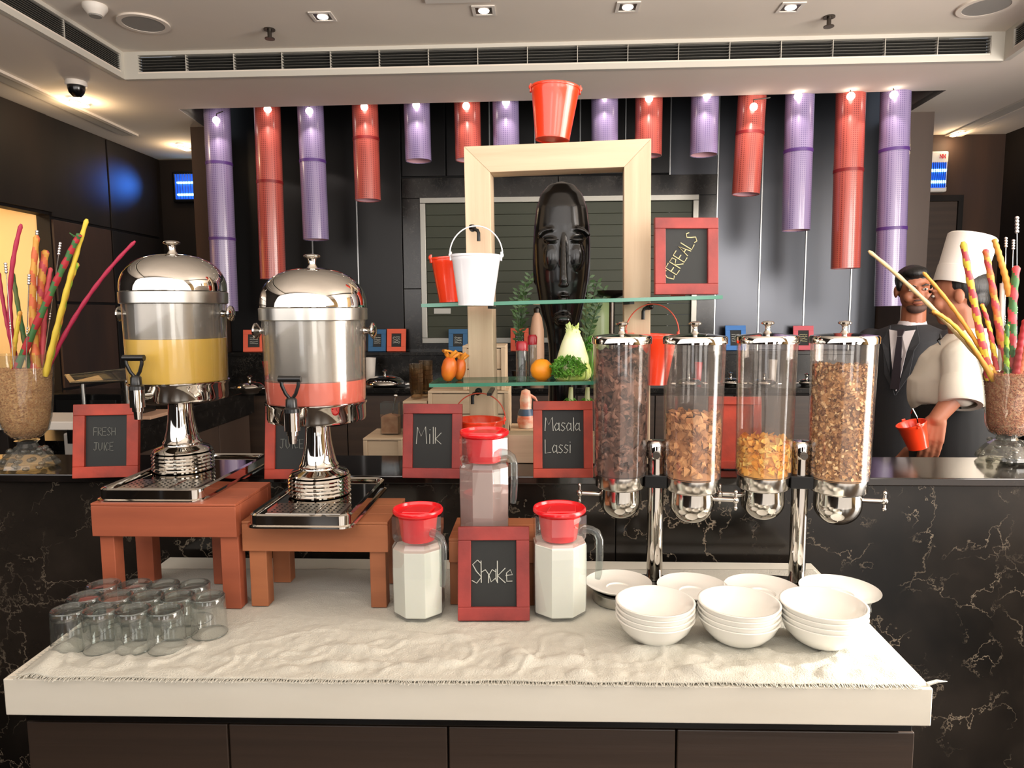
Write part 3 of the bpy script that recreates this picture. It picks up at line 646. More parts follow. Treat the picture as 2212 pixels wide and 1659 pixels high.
# ================================================================ juice dispensers
def dispenser(lab, pxc, trayF, trayL, trayR, trayB, z0, liq, liqname, tapang, hliq):
    f0, f1 = atZ(trayL, trayF, z0), atZ(trayR, trayF, z0); hw = (f1.x-f0.x)/2; Yf = (f0.y+f1.y)/2; Yb_ = trayB; hd = (Yb_-Yf)/2
    cx = (f0.x+f1.x)/2; cy = (Yf+Yb_)/2
    t = thing('juice_dispenser', lab, 'drink dispenser', (cx, cy, z0))
    def rr(w, d, r, z, n=5):
        P = []
        for (sx, sy, a0) in ((1,1,0),(-1,1,90),(-1,-1,180),(1,-1,270)):
            for k in range(n+1):
                a = R_(a0+90*k/n); P.append((sx*(w-r)+r*cos(a), sy*(d-r)+r*sin(a), z))
        return P
    q = M(); L = [rr(hw,hd,.030,.0), rr(hw,hd,.030,.004), rr(hw-.006,hd-.006,.026,.006), rr(hw-.006,hd-.006,.026,.026), rr(hw-.011,hd-.011,.022,.029), rr(hw-.016,hd-.016,.018,.026), rr(hw-.018,hd-.018,.018,.020)]
    n = len(L[0]); vv = [p for l in L for p in l]; ff = [(i*n+j, i*n+(j+1)%n, (i+1)*n+(j+1)%n, (i+1)*n+j) for i in range(len(L)-1) for j in range(n)]
    ff.append(tuple(range((len(L)-1)*n, len(L)*n))); ff.append(tuple(range(n-1,-1,-1))); q.add(vv, ff); q.build('tray', MT['steel'], t, smooth=35)
    # perforated drip grid in front of the foot
    q = M(); gx = hw-.035
    g0, g1 = -hd+.035, -hd+.035+.085
    q.prism([(x,y,.0205) for x,y in ((-gx,g0),(gx,g0),(gx,g1),(-gx,g1))], (0,0,.0025))
    gd = q.build('drip_grid', MT['brush'], t, bevel=.001)
    for k in (-1,1): 
        q = M(); q.box(k*gx/3-.0012,k*gx/3+.0012,g0,g1,.0232,.0245); q.build('rib', MT['steel'], gd)
    q = M()
    for i in range(13):
        for j in range(5):
            q.cyl(.0024, .0232, .0238, 6, TR((-gx*.88+gx*1.76*i/12, g0+.014+(g1-g0-.028)*j/4, 0)))
    q.build('drain_holes', MT['dark'], gd, kind='stuff')
    pc = atY(pxc, 1035, cy+.02); ox, oy = pc.x-cx, .035
    T = TR((ox, oy, 0))
    for k in range(5):
        q = M(); z = .022+.0088*k; q.lathe([(0,z),(.070,z),(.0735,z+.0043),(.070,z+.0086),(0,z+.0086)], 40, T); q.build('base_ring', MT['steel'], t, smooth=50)
    q = M(); q.lathe([(0,.066),(.062,.066),(.070,.070),(.064,.078),(.048,.083),(.045,.088),(.046,.092),(.0415,.098),(.036,.12),(.031,.15),(.029,.18),(.030,.205),(0,.205)], 40, T); q.build('column', MT['steel'], t, smooth=50)
    q = M(); q.lathe([(0,.196),(.095,.196),(.112,.202),(.114,.208),(.114,.238),(.1175,.242),(.1175,.247),(.112,.2475),(0,.2475)], 48, T); q.build('tank_base', MT['steel'], t, smooth=50)
    zr = .466
    q = M(); q.lathe([(.114,.248),(.1155,.26),(.1185,zr-.012),(.1185,zr)], 48, T); q.build('tank', MT['tank'], t, smooth=50)
    q = M(); q.lathe([(0,.2478),(.1125,.2478),(.1135,.26),(.116,hliq-.004),(.1155,hliq),(0,hliq)], 48, T); q.build(liqname, MT[liq], t, smooth=50)
    q = M(); q.lathe([(.106,hliq+.0005),(.109,zr-.008)], 40, T); q.build('steel_liner', MT['core'], t, smooth=60)
    q = M(); q.lathe([(.1185,zr-.030),(.123,zr-.028),(.1235,zr-.002),(.121,zr),(.117,zr)], 48, T); q.build('collar', MT['brush'], t, smooth=50)
    # dome lid
    R0, hz = .1215, .088
    prof = [(.117,zr+.001),(R0,zr+.001),(R0,zr+.010)]+[(R0*cos(a)**.8, zr+.010+(hz-.006)*sin(a)) for a in [R_(x) for x in range(8,90,8)]]+[(0,zr+.010+hz-.006)]
    q = M(); q.lathe(prof, 56, T); dm = q.build('dome_lid', MT['steel'], t, smooth=50)
    zt = zr+hz+.003
    q = M(); q.lathe([(0,zt),(.014,zt),(.009,zt+.008),(.0085,zt+.016),(.010,zt+.022),(.019,zt+.026),(.020,zt+.029),(.016,zt+.032),(0,zt+.034)], 24, T); q.build('lid_knob', MT['steel'], dm, smooth=50)
    for sgn in (-1,1):
        q = M(); zz = zr-.054; Tx = TR((ox+sgn*.118,oy,zz),(0,sgn*pi/2,0))
        q.lathe([(0,0),(.009,0),(.007,.008),(.008,.012),(.016,.017),(.0195,.020),(.019,.024),(.010,.029),(0,.030)], 20, Tx); q.build('side_knob', MT['steel'], t, smooth=50)
    # tap
    ta = R_(tapang); dx, dy = -sin(ta), -cos(ta); base = Vector((ox+dx*.112, oy+dy*.112, .222)); o_ = Vector((dx,dy,0)); sd = Vector((-dy,dx,0))*-1
    tp = M(); tp.tube([base, base+o_*.038], .010, 14); c = base+o_*.042; tp.cyl(.0165,-.022,.018,20,TR(c)); tp.cyl(.012,-.032,-.022,16,TR(c)); tp.lathe([(.0085,-.05),(.0095,-.032),(0,-.032)][::-1],14,TR(c)); tpo = tp.build('tap', MT['steel'], t, smooth=40)
    q = M(); q.lathe([(0,.018),(.017,.018),(.0165,.026),(.0125,.030),(.012,.046),(.009,.050),(0,.050)],18,TR(c)); q.build('tap_bonnet', MT['plastic'], tpo, smooth=40)
    q = M(); b0 = c+Vector((0,0,.047)); wv = Vector((1,0,0))
    for s in (-1,1): q.tube([b0+wv*s*.002, b0+wv*s*.011+Vector((0,-.002,.012)), b0+wv*s*.018+Vector((0,-.004,.030)), b0+wv*s*.019+Vector((0,-.004,.042))], .0040, 8)
    q.tube([b0+wv*-.0245+Vector((0,-.004,.044)), b0+wv*.0245+Vector((0,-.004,.044))], .0072, 10); q.build('tap_lever', MT['plastic'], tpo, smooth=60)
    return t
dispenser('chrome domed dispenser half full of yellow orange juice, on the left stool', 392, 1086, 196, 437, atZ(575,1000,zs1).y, zs1, 'oj','orange_juice', 7, .352)
dispenser('chrome domed dispenser with pink juice in the bottom, on the right-hand stool', 686, 1143, 523, 762, min(atZ(820,1053,zs2).y, YB0-.008), zs2+.001, 'pj','pink_juice', 2, .298)

# ================================================================ chalkboards
FONT = {'F':[[(0,0),(0,1)],[(0,1),(.6,1)],[(0,.5),(.5,.5)]],'R':[[(0,0),(0,1),(.5,.95),(.55,.65),(0,.5),(.6,0)]],'E':[[(.6,0),(0,0),(0,1),(.6,1)],[(0,.5),(.5,.5)]],
'S':[[(.6,.85),(.35,1),(.05,.8),(.3,.52),(.6,.25),(.3,0),(0,.12)]],'H':[[(0,0),(0,1)],[(.6,0),(.6,1)],[(0,.5),(.6,.5)]],'J':[[(.1,1),(.7,1)],[(.45,1),(.45,.15),(.25,0),(0,.2)]],
'U':[[(0,1),(.02,.25),(.25,0),(.55,.2),(.6,1)]],'I':[[(.2,0),(.2,1)]],'C':[[(.6,.85),(.3,1),(0,.5),(.25,0),(.6,.12)]],'M':[[(0,0),(.08,1),(.4,.45),(.75,1),(.85,0)]],
'i':[[(.1,0),(.1,.6)],[(.1,.8),(.12,.84)]],'l':[[(.1,0),(.1,1)]],'k':[[(0,0),(0,1)],[(.5,.65),(.02,.3),(.5,0)]],'a':[[(.46,.48),(.25,.6),(.02,.32),(.18,.02),(.46,.2)],[(.48,.6),(.48,.12),(.58,0)]],
's':[[(.45,.55),(.2,.62),(.05,.45),(.42,.18),(.2,0),(0,.08)]],'L':[[(0,1),(0,0),(.6,.05)]],'h':[[(0,0),(0,1)],[(0,.45),(.25,.6),(.45,.4),(.45,0)]],'e':[[(0,.32),(.45,.36),(.3,.6),(.05,.45),(.08,.05),(.45,.06)]],'A':[[(0,0),(.3,1),(.6,0)],[(.1,.4),(.5,.4)]]}
def write(words, h, x0, z0, line, y, ang=0, r=.0011, sp=.30, kx=.72):
    q = M(); rs = random.Random(len(words[0]))
    for li, wd in enumerate(words):
        x = x0; ca, sa = cos(ang), sin(ang)
        for ch in wd:
            wmax = 0
            for st in FONT[ch]:
                P = []
                for (a, b) in st:
                    lx, lz = x-x0+a*h*kx+rs.uniform(-.01,.01)*h, b*h+rs.uniform(-.02,.02)*h
                    P.append((x0+lx*ca-lz*sa, y, z0-li*line+lx*sa+lz*ca)); wmax = max(wmax, a)
                q.tube(P, r, 5)
            x += (wmax+sp)*h*kx
    return q
def board(lab, px0, px1, py0, py1, z, words, h, wx, wz, line, frame='redframe', tilt=8, rz=0, ang=0, nm='chalkboard', chalk='chalk', inner=True, slate=True, fw=.027, cat='chalkboard', group=None, sp=.30, lr=.0011, Y=None, z0=None):
    base = atZ((px0+px1)/2, py1, z) if Y is None else atY((px0+px1)/2, py1, Y)
    hw = met(px1-px0, base)/2; H = met(py1-py0, base)/cos(R_(tilt))
    t = thing(nm, lab, cat, base, (-R_(tilt),0,R_(rz)), group)
    d = .016 if fw > .02 else .008
    for (x0,x1,a,b) in ((-hw,hw,0,fw),(-hw,hw,H-fw,H),(-hw,-hw+fw,fw,H-fw),(hw-fw,hw,fw,H-fw)):
        q = M(); q.box(x0,x1,-d,0,a,b); q.build('frame_rail', MT[frame], t, bevel=.0015)
    q = M(); q.box(-hw+fw,hw-fw,-d*.5,-d*.3,fw,H-fw); q.build('slate' if slate else 'back_panel', MT['slate' if slate else frame], t)
    if words:
        q = write(words, h, wx, wz, line, -d*.5-.0008, ang, lr, sp); q.build('chalk_writing', MT[chalk], t, kind='stuff')
    if fw > .02:
        a = R_(tilt); D = H*.33; q = M(); foot = Vector((0, D*cos(a), D*sin(a)+.003)); topp = Vector((0, .004, H*.62)); 
        for s in (-1,1): q.tube([topp+Vector((s*.012,0,0)), foot+Vector((s*.02,0,0))], .0045, 6)
        q.tube([foot+Vector((-.02,0,0)), foot+Vector((.02,0,0))], .0045, 6); q.build('easel_leg', MT[frame], t)
    return t, hw, H
board('red framed chalkboard reading FRESH JUICE beside the left vase', 166,300,875,1031, ZB+.001, ('FRESH','JUICE'), .021, -.033, .112, .040, rz=8, tilt=9, chalk='chalkd', fw=.030, sp=.16)
board('red framed chalkboard reading JUICE half hidden behind the pink juice dispenser', 575,712,872,1034, ZB+.001, ('JUICE',), .024, -.046, .080, .04, tilt=9, rz=2, chalk='chalkd', fw=.026, sp=.22)
board('maroon framed chalkboard reading Milk', 871,999,874,1032, ZB+.001, ('Milk',), .044, -.043, .090, .04, 'redframe2', tilt=8, rz=-2, fw=.026, sp=.17)
board('bright red framed chalkboard reading Masala Lassi beside the chocolate cereal tube', 1152,1280,868,1031, ZB+.001, ('Masala','Lassi'), .036, -.047, .122, .058, tilt=8, rz=2, fw=.024, sp=.09)
board('red framed chalkboard reading Shake between the two milk jugs', 990,1144,1142,1337, ZS, ('Shake',), .047, -.047, .078, .05, 'redframe2', tilt=10, rz=2, fw=.028, sp=.0)
# board behind the cereal tubes, turned away
board('plain red wooden board standing behind the cereal tubes', 1530,1640,858,1012, ZB+.001, None, 0,0,0,0, 'redframe', tilt=7, rz=-4, slate=False, fw=.022, cat='board')

# ================================================================ jugs
def jug(lab, px, py, z, w_px, handle_ang, fill, liq, rz, sc=1., hpos=1):
    p = atZ(px, py, z); t = thing('glass_jug', lab, 'jug', p, (0,0,R_(rz)), group='octagonal glass jugs with red lids')
    r = met(w_px, p)/2*1.0; k = r/.0545
    H = .236*sc
    q = M(); q.lathe([(0,0),(.053*k,0),(.0575*k,.005),(.0585*k,.10),(.0580*k,H*.66),(.0530*k,H*.70),(.0560*k,H*.73),(.0575*k,H*.78),(.0575*k,H*.94)], 8, a0=pi/8); q.build('body', MT['jugglass'], t)
    q = M(); q.lathe([(0,.006),(.051*k,.005),(.0562*k,.009),(.0572*k,.10),(.0566*k,fill-.002),(.0562*k,fill),(0,fill)], 8, a0=pi/8); q.build('milk' if liq == 'milk' else 'shake', MT[liq], t)
    q = M(); q.lathe([(0,H*.70),(.036*k,H*.70),(.039*k,H*.76),(.042*k,H*.88),(.044*k,H*.93),(.050*k,H*.945),(.050*k,H*.95),(0,H*.95)], 32); lidp = q.build('lid_insert', MT['lid'], t, smooth=40)
    q = M(); q.lathe([(0,H*.951),(.0530*k,H*.951),(.0550*k,H*.962),(.0548*k,H*.985),(.0530*k,H*.995),(.050*k,H*.992),(.048*k,H*.968),(0,H*.966)], 40); q.build('lid', MT['lid'], t, smooth=40)
    q = M(); q.prism([(-.030*k,-.030*k,H*.965),(.030*k,-.034*k,H*.965),(.036*k,.012*k,H*.965),(-.016*k,.016*k,H*.965)], (0,0,H*.024)); q.build('pour_flap', MT['lid'], t, bevel=.002)
    a = R_(handle_ang-rz); u = Vector((cos(a), sin(a), 0)); q = M()
    q.tube([u*.050*k+Vector((0,0,H*.80)), u*.066*k+Vector((0,0,H*.80)), u*.078*k+Vector((0,0,H*.775)), u*.084*k+Vector((0,0,H*.71)), u*.084*k+Vector((0,0,H*.55)), u*.082*k+Vector((0,0,H*.40)), u*.080*k+Vector((0,0,H*.345))], [.010,.0085,.0085,.0085,.008,.0075,.006], 12)
    q.build('handle', MT['crystal2'], t, smooth=60)
    return t
MT['crystal2'] = glass('jug_handle_glass', (226,232,230), .05, (225,228,228), edge=.5, rough=.03)
jug('glass jug of white milk with red lid, standing left of the Shake board', 907,1322,ZS,106,-42,.150,'milk',0)
jug('glass jug of white milk with red lid, standing right of the Shake board', 1208,1320,ZS,112,-12,.160,'milk',6)
jug('taller-standing glass jug of pale chocolate shake with red lid, on the low stool', 1048,1150,zs3+.0005,104,-35,.150,'choc',0)

# ================================================================ cereal dispensers
def flakes(m, n, r, z0, z1, size, thick=.0, curl=.5, rng=None, top=True, mats=1):
    rs = rng or random.Random(3)
    for i in range(n):
        ontop = top and rs.random() < .12
        a = rs.uniform(0, 2*pi); rr = r*sqrt(rs.random()) if ontop else r-rs.random()*size*.7
        z = z1+rs.uniform(-.3,.5)*size if ontop else rs.uniform(z0, z1)
        s = size*rs.uniform(.7,1.25)
        T = TR((rr*cos(a), rr*sin(a), z), (rs.uniform(0,6.28), rs.uniform(0,6.28), rs.uniform(0,6.28)))
        V = [(0,0,-curl*s*.35)]+[(s*.5*cos(t)*rs.uniform(.85,1.15), s*.4*sin(t)*rs.uniform(.8,1.2), curl*s*.35*(cos(t)**2)) for t in [k*pi/3 for k in range(6)]]
        V += [(x,y,z_-s*.10-thick) for x,y,z_ in V[:1]]
        F = [(0,k,k%6+1) for k in range(1,7)]+[(7,k%6+1,k) for k in range(1,7)]
        # keep inside the tube
        W = [T@Vector(v) for v in V]
        for w_ in W:
            q = sqrt(w_.x**2+w_.y**2)
            if q > r: w_.x *= r/q; w_.y *= r/q
        m.add(W, F, rs.randrange(mats))
def cereal_stand(lab, pole_px, pole_py, rz, contents):
    p = atZ(pole_px, pole_py, ZS+.001); t = thing('cereal_dispenser', lab, 'cereal dispenser', p, (0,0,R_(rz)))
    zt = 1.115-ZS-.001
    q = M(); q.cyl(.019, .010, zt+.060, 28); q.build('pole', MT['steel'], t, smooth=40)
    q = M(); q.lathe([(0,zt+.0605),(.021,zt+.0605),(.023,zt+.066),(.0225,zt+.095),(.018,zt+.102),(0,zt+.104)],24); q.build('pole_cap', MT['steel'], t, smooth=45)
    q = M(); q.cyl(.009,0,.006,12,TR((0,-.026,zt+.072),(pi/2,0,0))); q.box(-.006,.006,-.0335,-.032,zt+.0705,zt+.0735); q.build('screw', MT['darksteel'], t)
    q = M(); q.box(-.09,.09,-.045,.03,.0,.009); q.build('base_plate', MT['steel'], t, bevel=.004)
    q = M(); q.box(-.07,.07,-.014,.014,zt-.008,zt+.012); q.box(-.026,.026,-.024,.024,zt-.008,zt+.022); q.build('bracket', MT['iron'], t, bevel=.002)
    for k, (sx, fill, size, mts, n, curl, rad) in enumerate(contents):
        cx = sx*.0835; T = TR((cx,0,0)); r = rad
        hp = M(); hp.lathe([(r*.82,zt+.019),(r*.88,zt+.018),(r*.88,zt-.010),(r*.84,zt-.013),(r*.68,zt-.018)], 40, T); hp.build('collar', MT['brush2'], t, smooth=50)
        hp = M(); hp.lathe([(r*.73,zt-.012),(r*.745,zt-.04)]+[(r*.745*cos(R_(a)), zt-.044-r*.70*sin(R_(a))) for a in range(5,90,10)]+[(0,zt-.044-r*.70)], 36, T)
        ho = hp.build('hopper', MT['hopper'], t, smooth=50)
        q = M(); s = sx; q.tube([(cx+s*r*.6,0,zt-.034),(cx+s*(r+.030),0,zt-.034)], .0052, 12); hd = q.build('dispensing_arm', MT['steel'], t, smooth=50)
        q = M(); q.tube([(cx+s*(r+.030),0,zt-.050),(cx+s*(r+.030),0,zt-.018)], .0035, 8); q.ell((cx+s*(r+.030),0,zt-.034),(.008,.009,.009),10,8)
        for e in (-1,1): q.ell((cx+s*(r+.030),0,zt-.034+e*.019),(.0048,.0048,.006),8,6)
        q.build('wing_knob', MT['steel'], hd, smooth=50)
        HT_ = 1.447-ZS-.001
        q = M(); q.lathe([(r*.93,zt+.019),(r*.935,zt+.05),(r,HT_),(r-.0025,HT_),(r*.93-.0025,zt+.05),(r*.90,zt+.019)], 48, T); q.build('clear_tube', MT['acryl'], t, smooth=50)
        q = M(); q.lathe([(r-.005,HT_-.002),(r+.003,HT_-.001),(r+.0035,HT_+.012),(r+.001,HT_+.0165),(r*.5,HT_+.0215),(0,HT_+.023)], 44, T); ld = q.build('lid', MT['steel'], t, smooth=40)
        z = HT_+.0225; q = M(); q.lathe([(0,z),(.010,z),(.006,z+.006),(.0055,z+.014),(.008,z+.018),(.0145,z+.021),(.015,z+.024),(.011,z+.027),(0,z+.028)], 20, T); q.build('lid_knob', MT['steel'], ld, smooth=50)
        zf = fill-ZS-.001; m_ = M(); ri = r*.91
        m_.lathe([(0,zt+.020),(ri*.90,zt+.020),(ri*.90,zf-size*.6),(ri*.5,zf-size*.2),(0,zf-size*.1)], 24, T, 0)
        f = M(); flakes(f, n, ri, zt+.022+size*.45, zf, size, curl=curl, rng=random.Random(11+k), mats=len(mts)); m_.add([(x+cx,y,z_) for x,y,z_ in f.v], f.f); m_.m[-len(f.m):] = f.m
        m_.build('cereal', [MT[x] for x in mts], t, kind='stuff', smooth=180 if curl > 1 else None)
    return t
MT['brush2'] = mat('satin_steel', (205,202,196), .16, 1.)
MT['hopper'] = mat('hopper_steel', (200,198,192), .09, 1.)
for nm, c in (('choc1',(123,87,71)),('choc2',(94,62,51)),('choc3',(157,116,98)),('bran1',(193,137,89)),('bran2',(161,109,69)),('bran3',(225,170,116)),('corn1',(255,189,87)),('corn2',(236,157,60)),('corn3',(255,216,123)),('mus1',(220,170,116)),('mus2',(175,125,80)),('mus3',(255,218,166)),('mus4',(141,96,64))): MT[nm] = mat('flake_'+nm, c, .75)
ya = atZ(1413,1262,ZT).y
cereal_stand('cereal dispenser with chocolate flakes and brown bran flakes', 1413,1258, -9,
 ((-1, atY(1335,775,ya).z, .030, ('choc1','choc2','choc3'), 950, 1.5, .0675), (1, atY(1490,903,ya).z, .025, ('bran1','bran2','bran3'), 760, .7, .0700)))
cereal_stand('cereal dispenser with corn flakes and muesli, right one', 1720,1262, -9,
 ((-1, atY(1665,955,ya).z, .021, ('corn1','corn2','corn3'), 560, .9, .0680), (1, atY(1822,792,ya).z, .0105, ('mus1','mus2','mus3','mus4'), 3800, .5, .0715)))

# ================================================================ saucers, bowls
def saucer_stack(px, py, D, n, lab0, labn, ring, grp):
    zt = ZT+.040; p = atZ(px, py, zt); s = D/.15
    if ring:
        t = thing('steel_ring_stand', 'round dark steel stand under the saucers, '+ring, 'stand', (p.x,p.y,ZS))
        q = M(); q.lathe([(.050,0),(.056,0),(.058,.004),(.055,.022),(.058,.0235),(.054,.0245),(.050,.0245)], 36, TR(sc=(s,s,1))); q.build('ring', MT['brush'], t, smooth=50)
        q = M(); q.lathe([(0,.001),(.05,.001),(.05,.02),(0,.02)], 30, TR(sc=(s,s,1))); q.build('core', MT['darksteel'], t)
        z0 = ZS+.0248
    else: z0 = ZS+.0145
    for k in range(n):
        z = z0+k*.0065
        q = M(); q.lathe([(0,.003),(.026,.003),(.0275,.0055),(.030,.0058),(.036,.0050),(.055,.0095),(.072,.0165),(.075,.0185),(.0735,.0165),(.055,.006),(.040,.001),(.030,0),(.022,.0005),(0,.001)], 44, TR(sc=(s,s,1)))
        o = q.build('saucer', MT['porc'], smooth=50); o.location = (p.x,p.y,z)
        tag(o, lab0 if k == n-1 else labn, 'saucer', grp)
saucer_stack(1336,1266,.150,1,'white saucer on a dark steel ring beside the right milk jug','', 'beside the right milk jug','white saucers under the cereal tubes')
saucer_stack(1496,1271,.158,2,'top white saucer behind the left bowl stack','lower white saucer behind the left bowl stack', None,'white saucers under the cereal tubes')
saucer_stack(1646,1275,.164,2,'top white saucer between the two poles, behind the middle bowls','lower white saucer between the two poles, behind the middle bowls', None,'white saucers under the cereal tubes')
saucer_stack(1813,1281,.168,1,'white saucer on a steel ring behind the right bowl stack','', 'behind the right bowl stack','white saucers under the cereal tubes')
def bowls(px, py, w_, lab, n=4, tilt=0):
    p = atZ(px, py, ZS); R = met(w_, p+Vector((0,0,.08)))/2
    for k in range(n):
        q = M(); s = R/.08
        q.lathe([(0,.005),(.030,.005),(.050,.016),(.066,.034),(.0745,.053),(.0785,.0535),(.080,.0525),(.0775,.0475),(.070,.031),(.055,.013),(.038,.0015),(.036,0),(.030,0),(.028,.002),(0,.002)][::-1], 48, TR(sc=(s,s,s*.94)))
        o = q.build('bowl', MT['porc'], smooth=60); o.location = (p.x,p.y,ZS+.0105*k+.0002); o.rotation_euler = (0, R_(tilt*.5)*(k/3.), 0)
        o['group'] = 'white bowls stacked in threes of four' if 0 else 'stacked white bowls'
        tag(o, {0:'lowest',1:'second lowest',2:'second from top',3:'topmost'}[k]+' white bowl in the '+lab, 'bowl', 'stacked white bowls')
bowls(1414,1380,170,'left bowl stack nearest the milk jug'); bowls(1594,1383,174,'middle bowl stack'); bowls(1775,1388,180,'right bowl stack at the sunlit end')

# ================================================================ tumblers upside down
g0 = None
labs = iter(['front row, leftmost at the table edge','front row, second from the left','front row, third and palest','front row, right end with the thick top','middle row, left end','middle row, second from the left','middle row, centre','middle row, fourth from the left','middle row, right end beside the stool leg','back row, left end','back row, second from the left','back row, third from the left','back row, right end nearest the stool'])
for row, (py, zz, pts) in enumerate(((1317,.078,(149,218,287,357)),(1289,.078,(184,251,317,384,449)),(1263,.078,(224,291,352,418)))):
    for px in pts:
        p = atZ(px, py, ZS+zz); p.z = ZS; lab = 'clear upside-down tumbler, '+next(labs)
        if g0 is None:
            g0 = thing('tumbler', lab, 'glass', p, group='upside-down tumblers on the left of the cloth')
            q = M(); q.lathe([(.0345,0),(.0352,.001),(.0335,.066),(.0332,.078),(.0315,.080),(.028,.079)], 28); q.build('wall', MT['tumb'], g0, smooth=50)
            q = M(); q.lathe([(0,.0655),(.024,.0655),(.0305,.0635),(.0322,.066),(.0325,.078),(.030,.0795),(.027,.0775),(.024,.0735),(0,.0725)], 28); q.build('thick_base', MT['tumbbase'], g0, smooth=35)
            q = M(); q.lathe([(.0342,0),(.0352,-.0002),(.0355,.0012),(.0350,.0022),(.0342,.0012),(.0342,0)], 28); q.build('rim', MT['tumbbase'], g0, smooth=60)
            q = M(); q.lathe([(.0302,.0800),(.0318,.0806),(.0330,.0790)], 28); q.build('foot_ring', MT['crystal2'], g0, smooth=60)
        else: dup(g0, p, (0,0,random.uniform(0,3)), lab)
# ================================================================ pale wooden frame on the bar
YF = 1.965
a, b = atY(1006,311,YF-.01), atY(1417,297,YF-.035)
zt = (a.z+b.z)/2; cx = (a.x+b.x)/2; W2 = (b.x-a.x)/2; fH = zt-ZB; tw = met(57, a); fr = thing('display_arch', 'big pale wooden display frame standing on the black bar', 'frame', (cx, YF, ZB+.001), (0, -(a.z-b.z)/(2*W2)*-1 if False else R_(-.6), R_(-4)))
D = .075
def mitre(pts): return pts
q = M(); q.prism([(-W2,0,fH),(W2,0,fH),(W2-tw,0,fH-tw),(-W2+tw,0,fH-tw)], (0,D,0)); q.build('top_rail', MT['pineh'], fr, bevel=.0015)
q = M(); q.prism([(-W2,0,fH),(-W2+tw,0,fH-tw),(-W2+tw,0,tw*1.15),(-W2,0,0)], (0,D,0)); q.build('post', MT['pine'], fr, bevel=.0015)
q = M(); q.prism([(W2,0,fH),(W2-tw,0,fH-tw),(W2-tw,0,tw*1.15),(W2,0,0)], (0,D,0)); q.build('post', MT['pine'], fr, bevel=.0015)
q = M(); q.prism([(-W2,0,.001),(-W2+tw,0,tw*1.15),(W2-tw,0,tw*1.15),(W2,0,.001)], (0,D,0)); q.build('bottom_rail', MT['pineh'], fr, bevel=.0015)
# iron hooks
def hook(lab, px, py, flip=1, parent=None):
    c = atY(px, py, YF-.016); t = thing('iron_hook', lab, 'hook', c)
    q = M(); q.cyl(.010, -.004, .006, 16, TR((0,0,0),(pi/2,0,0))); q.tube([(0,0,0),(0,-.030,.001),(0,-.034,-.003)], .0045, 8)
    q.ell((0,-.034,-.001), .0075, 10, 8); q.tube([(flip*.002,-.004,-.002),(flip*.014,-.006,-.007),(flip*.017,-.007,-.014),(flip*.017,-.007,-.036)], .0048, 8)
    q.build('hook_iron', MT['iron'], t, smooth=60); return c
hook('black iron hook on the left post, holding the white bucket', 1021, 493)
hook('black iron hook under the lower glass shelf, holding the red bucket', 1034, 845, -1)
hook('black iron hook on the right post, holding the red bucket by its wire', 1402, 662, -1)
# glass shelves
def shelf(lab, pL, pR, Y0, dpt, th=.009):
    A_, B_ = atY(*pL, Y0), atY(*pR, Y0); t = thing('glass_shelf', lab, 'shelf', A_)
    q = M(); dx, dz = B_.x-A_.x, B_.z-A_.z
    q.prism([(0,0,-th),(dx,0,dz-th),(dx,dpt,dz-th),(0,dpt,-th)], (0,0,th)); q.build('pane', MT['shelf'], t)
    q = M(); q.prism([(0,-.0015,-th),(dx,-.0015,dz-th),(dx,-.0002,dz-th),(0,-.0002,-th)], (0,0,th)); q.prism([(dx+.0002,0,dz-th),(dx+.0016,0,dz-th),(dx+.0016,dpt,dz-th),(dx+.0002,dpt,dz-th)],(0,0,th)); q.prism([(-.0016,0,-th),(-.0002,0,-th),(-.0002,dpt,-th),(-.0016,dpt,-th)],(0,0,th)); q.prism([(0,dpt+.0002,-th),(dx,dpt+.0002,dz-th),(dx,dpt+.0015,dz-th),(0,dpt+.0015,-th)],(0,0,th))
    q.build('green_edge', MT['shelfedge'], t); return A_, B_
su = shelf('upper green-edged glass shelf across the wooden frame', (911,656), (1560,638), 1.775, .165)
sl_ = shelf('lower green-edged glass shelf holding the vegetables', (928,829), (1300,823), 1.775, .165)
# brackets of the shelves
for (nm, x, y) in (('upper',1066,653),('upper',1352,644),('lower',1064,829)):
    c = atY(x, y+8, YF-.015); o = M().box(-.006,.006,-.13,.012,-.008,-.001).build('shelf_bracket', MT['iron']); o.location = (c.x, c.y, c.z); tag(o, 'small black bracket under the %s glass shelf, %s' % (nm, 'left post' if x < 1200 else 'right post'), 'bracket')

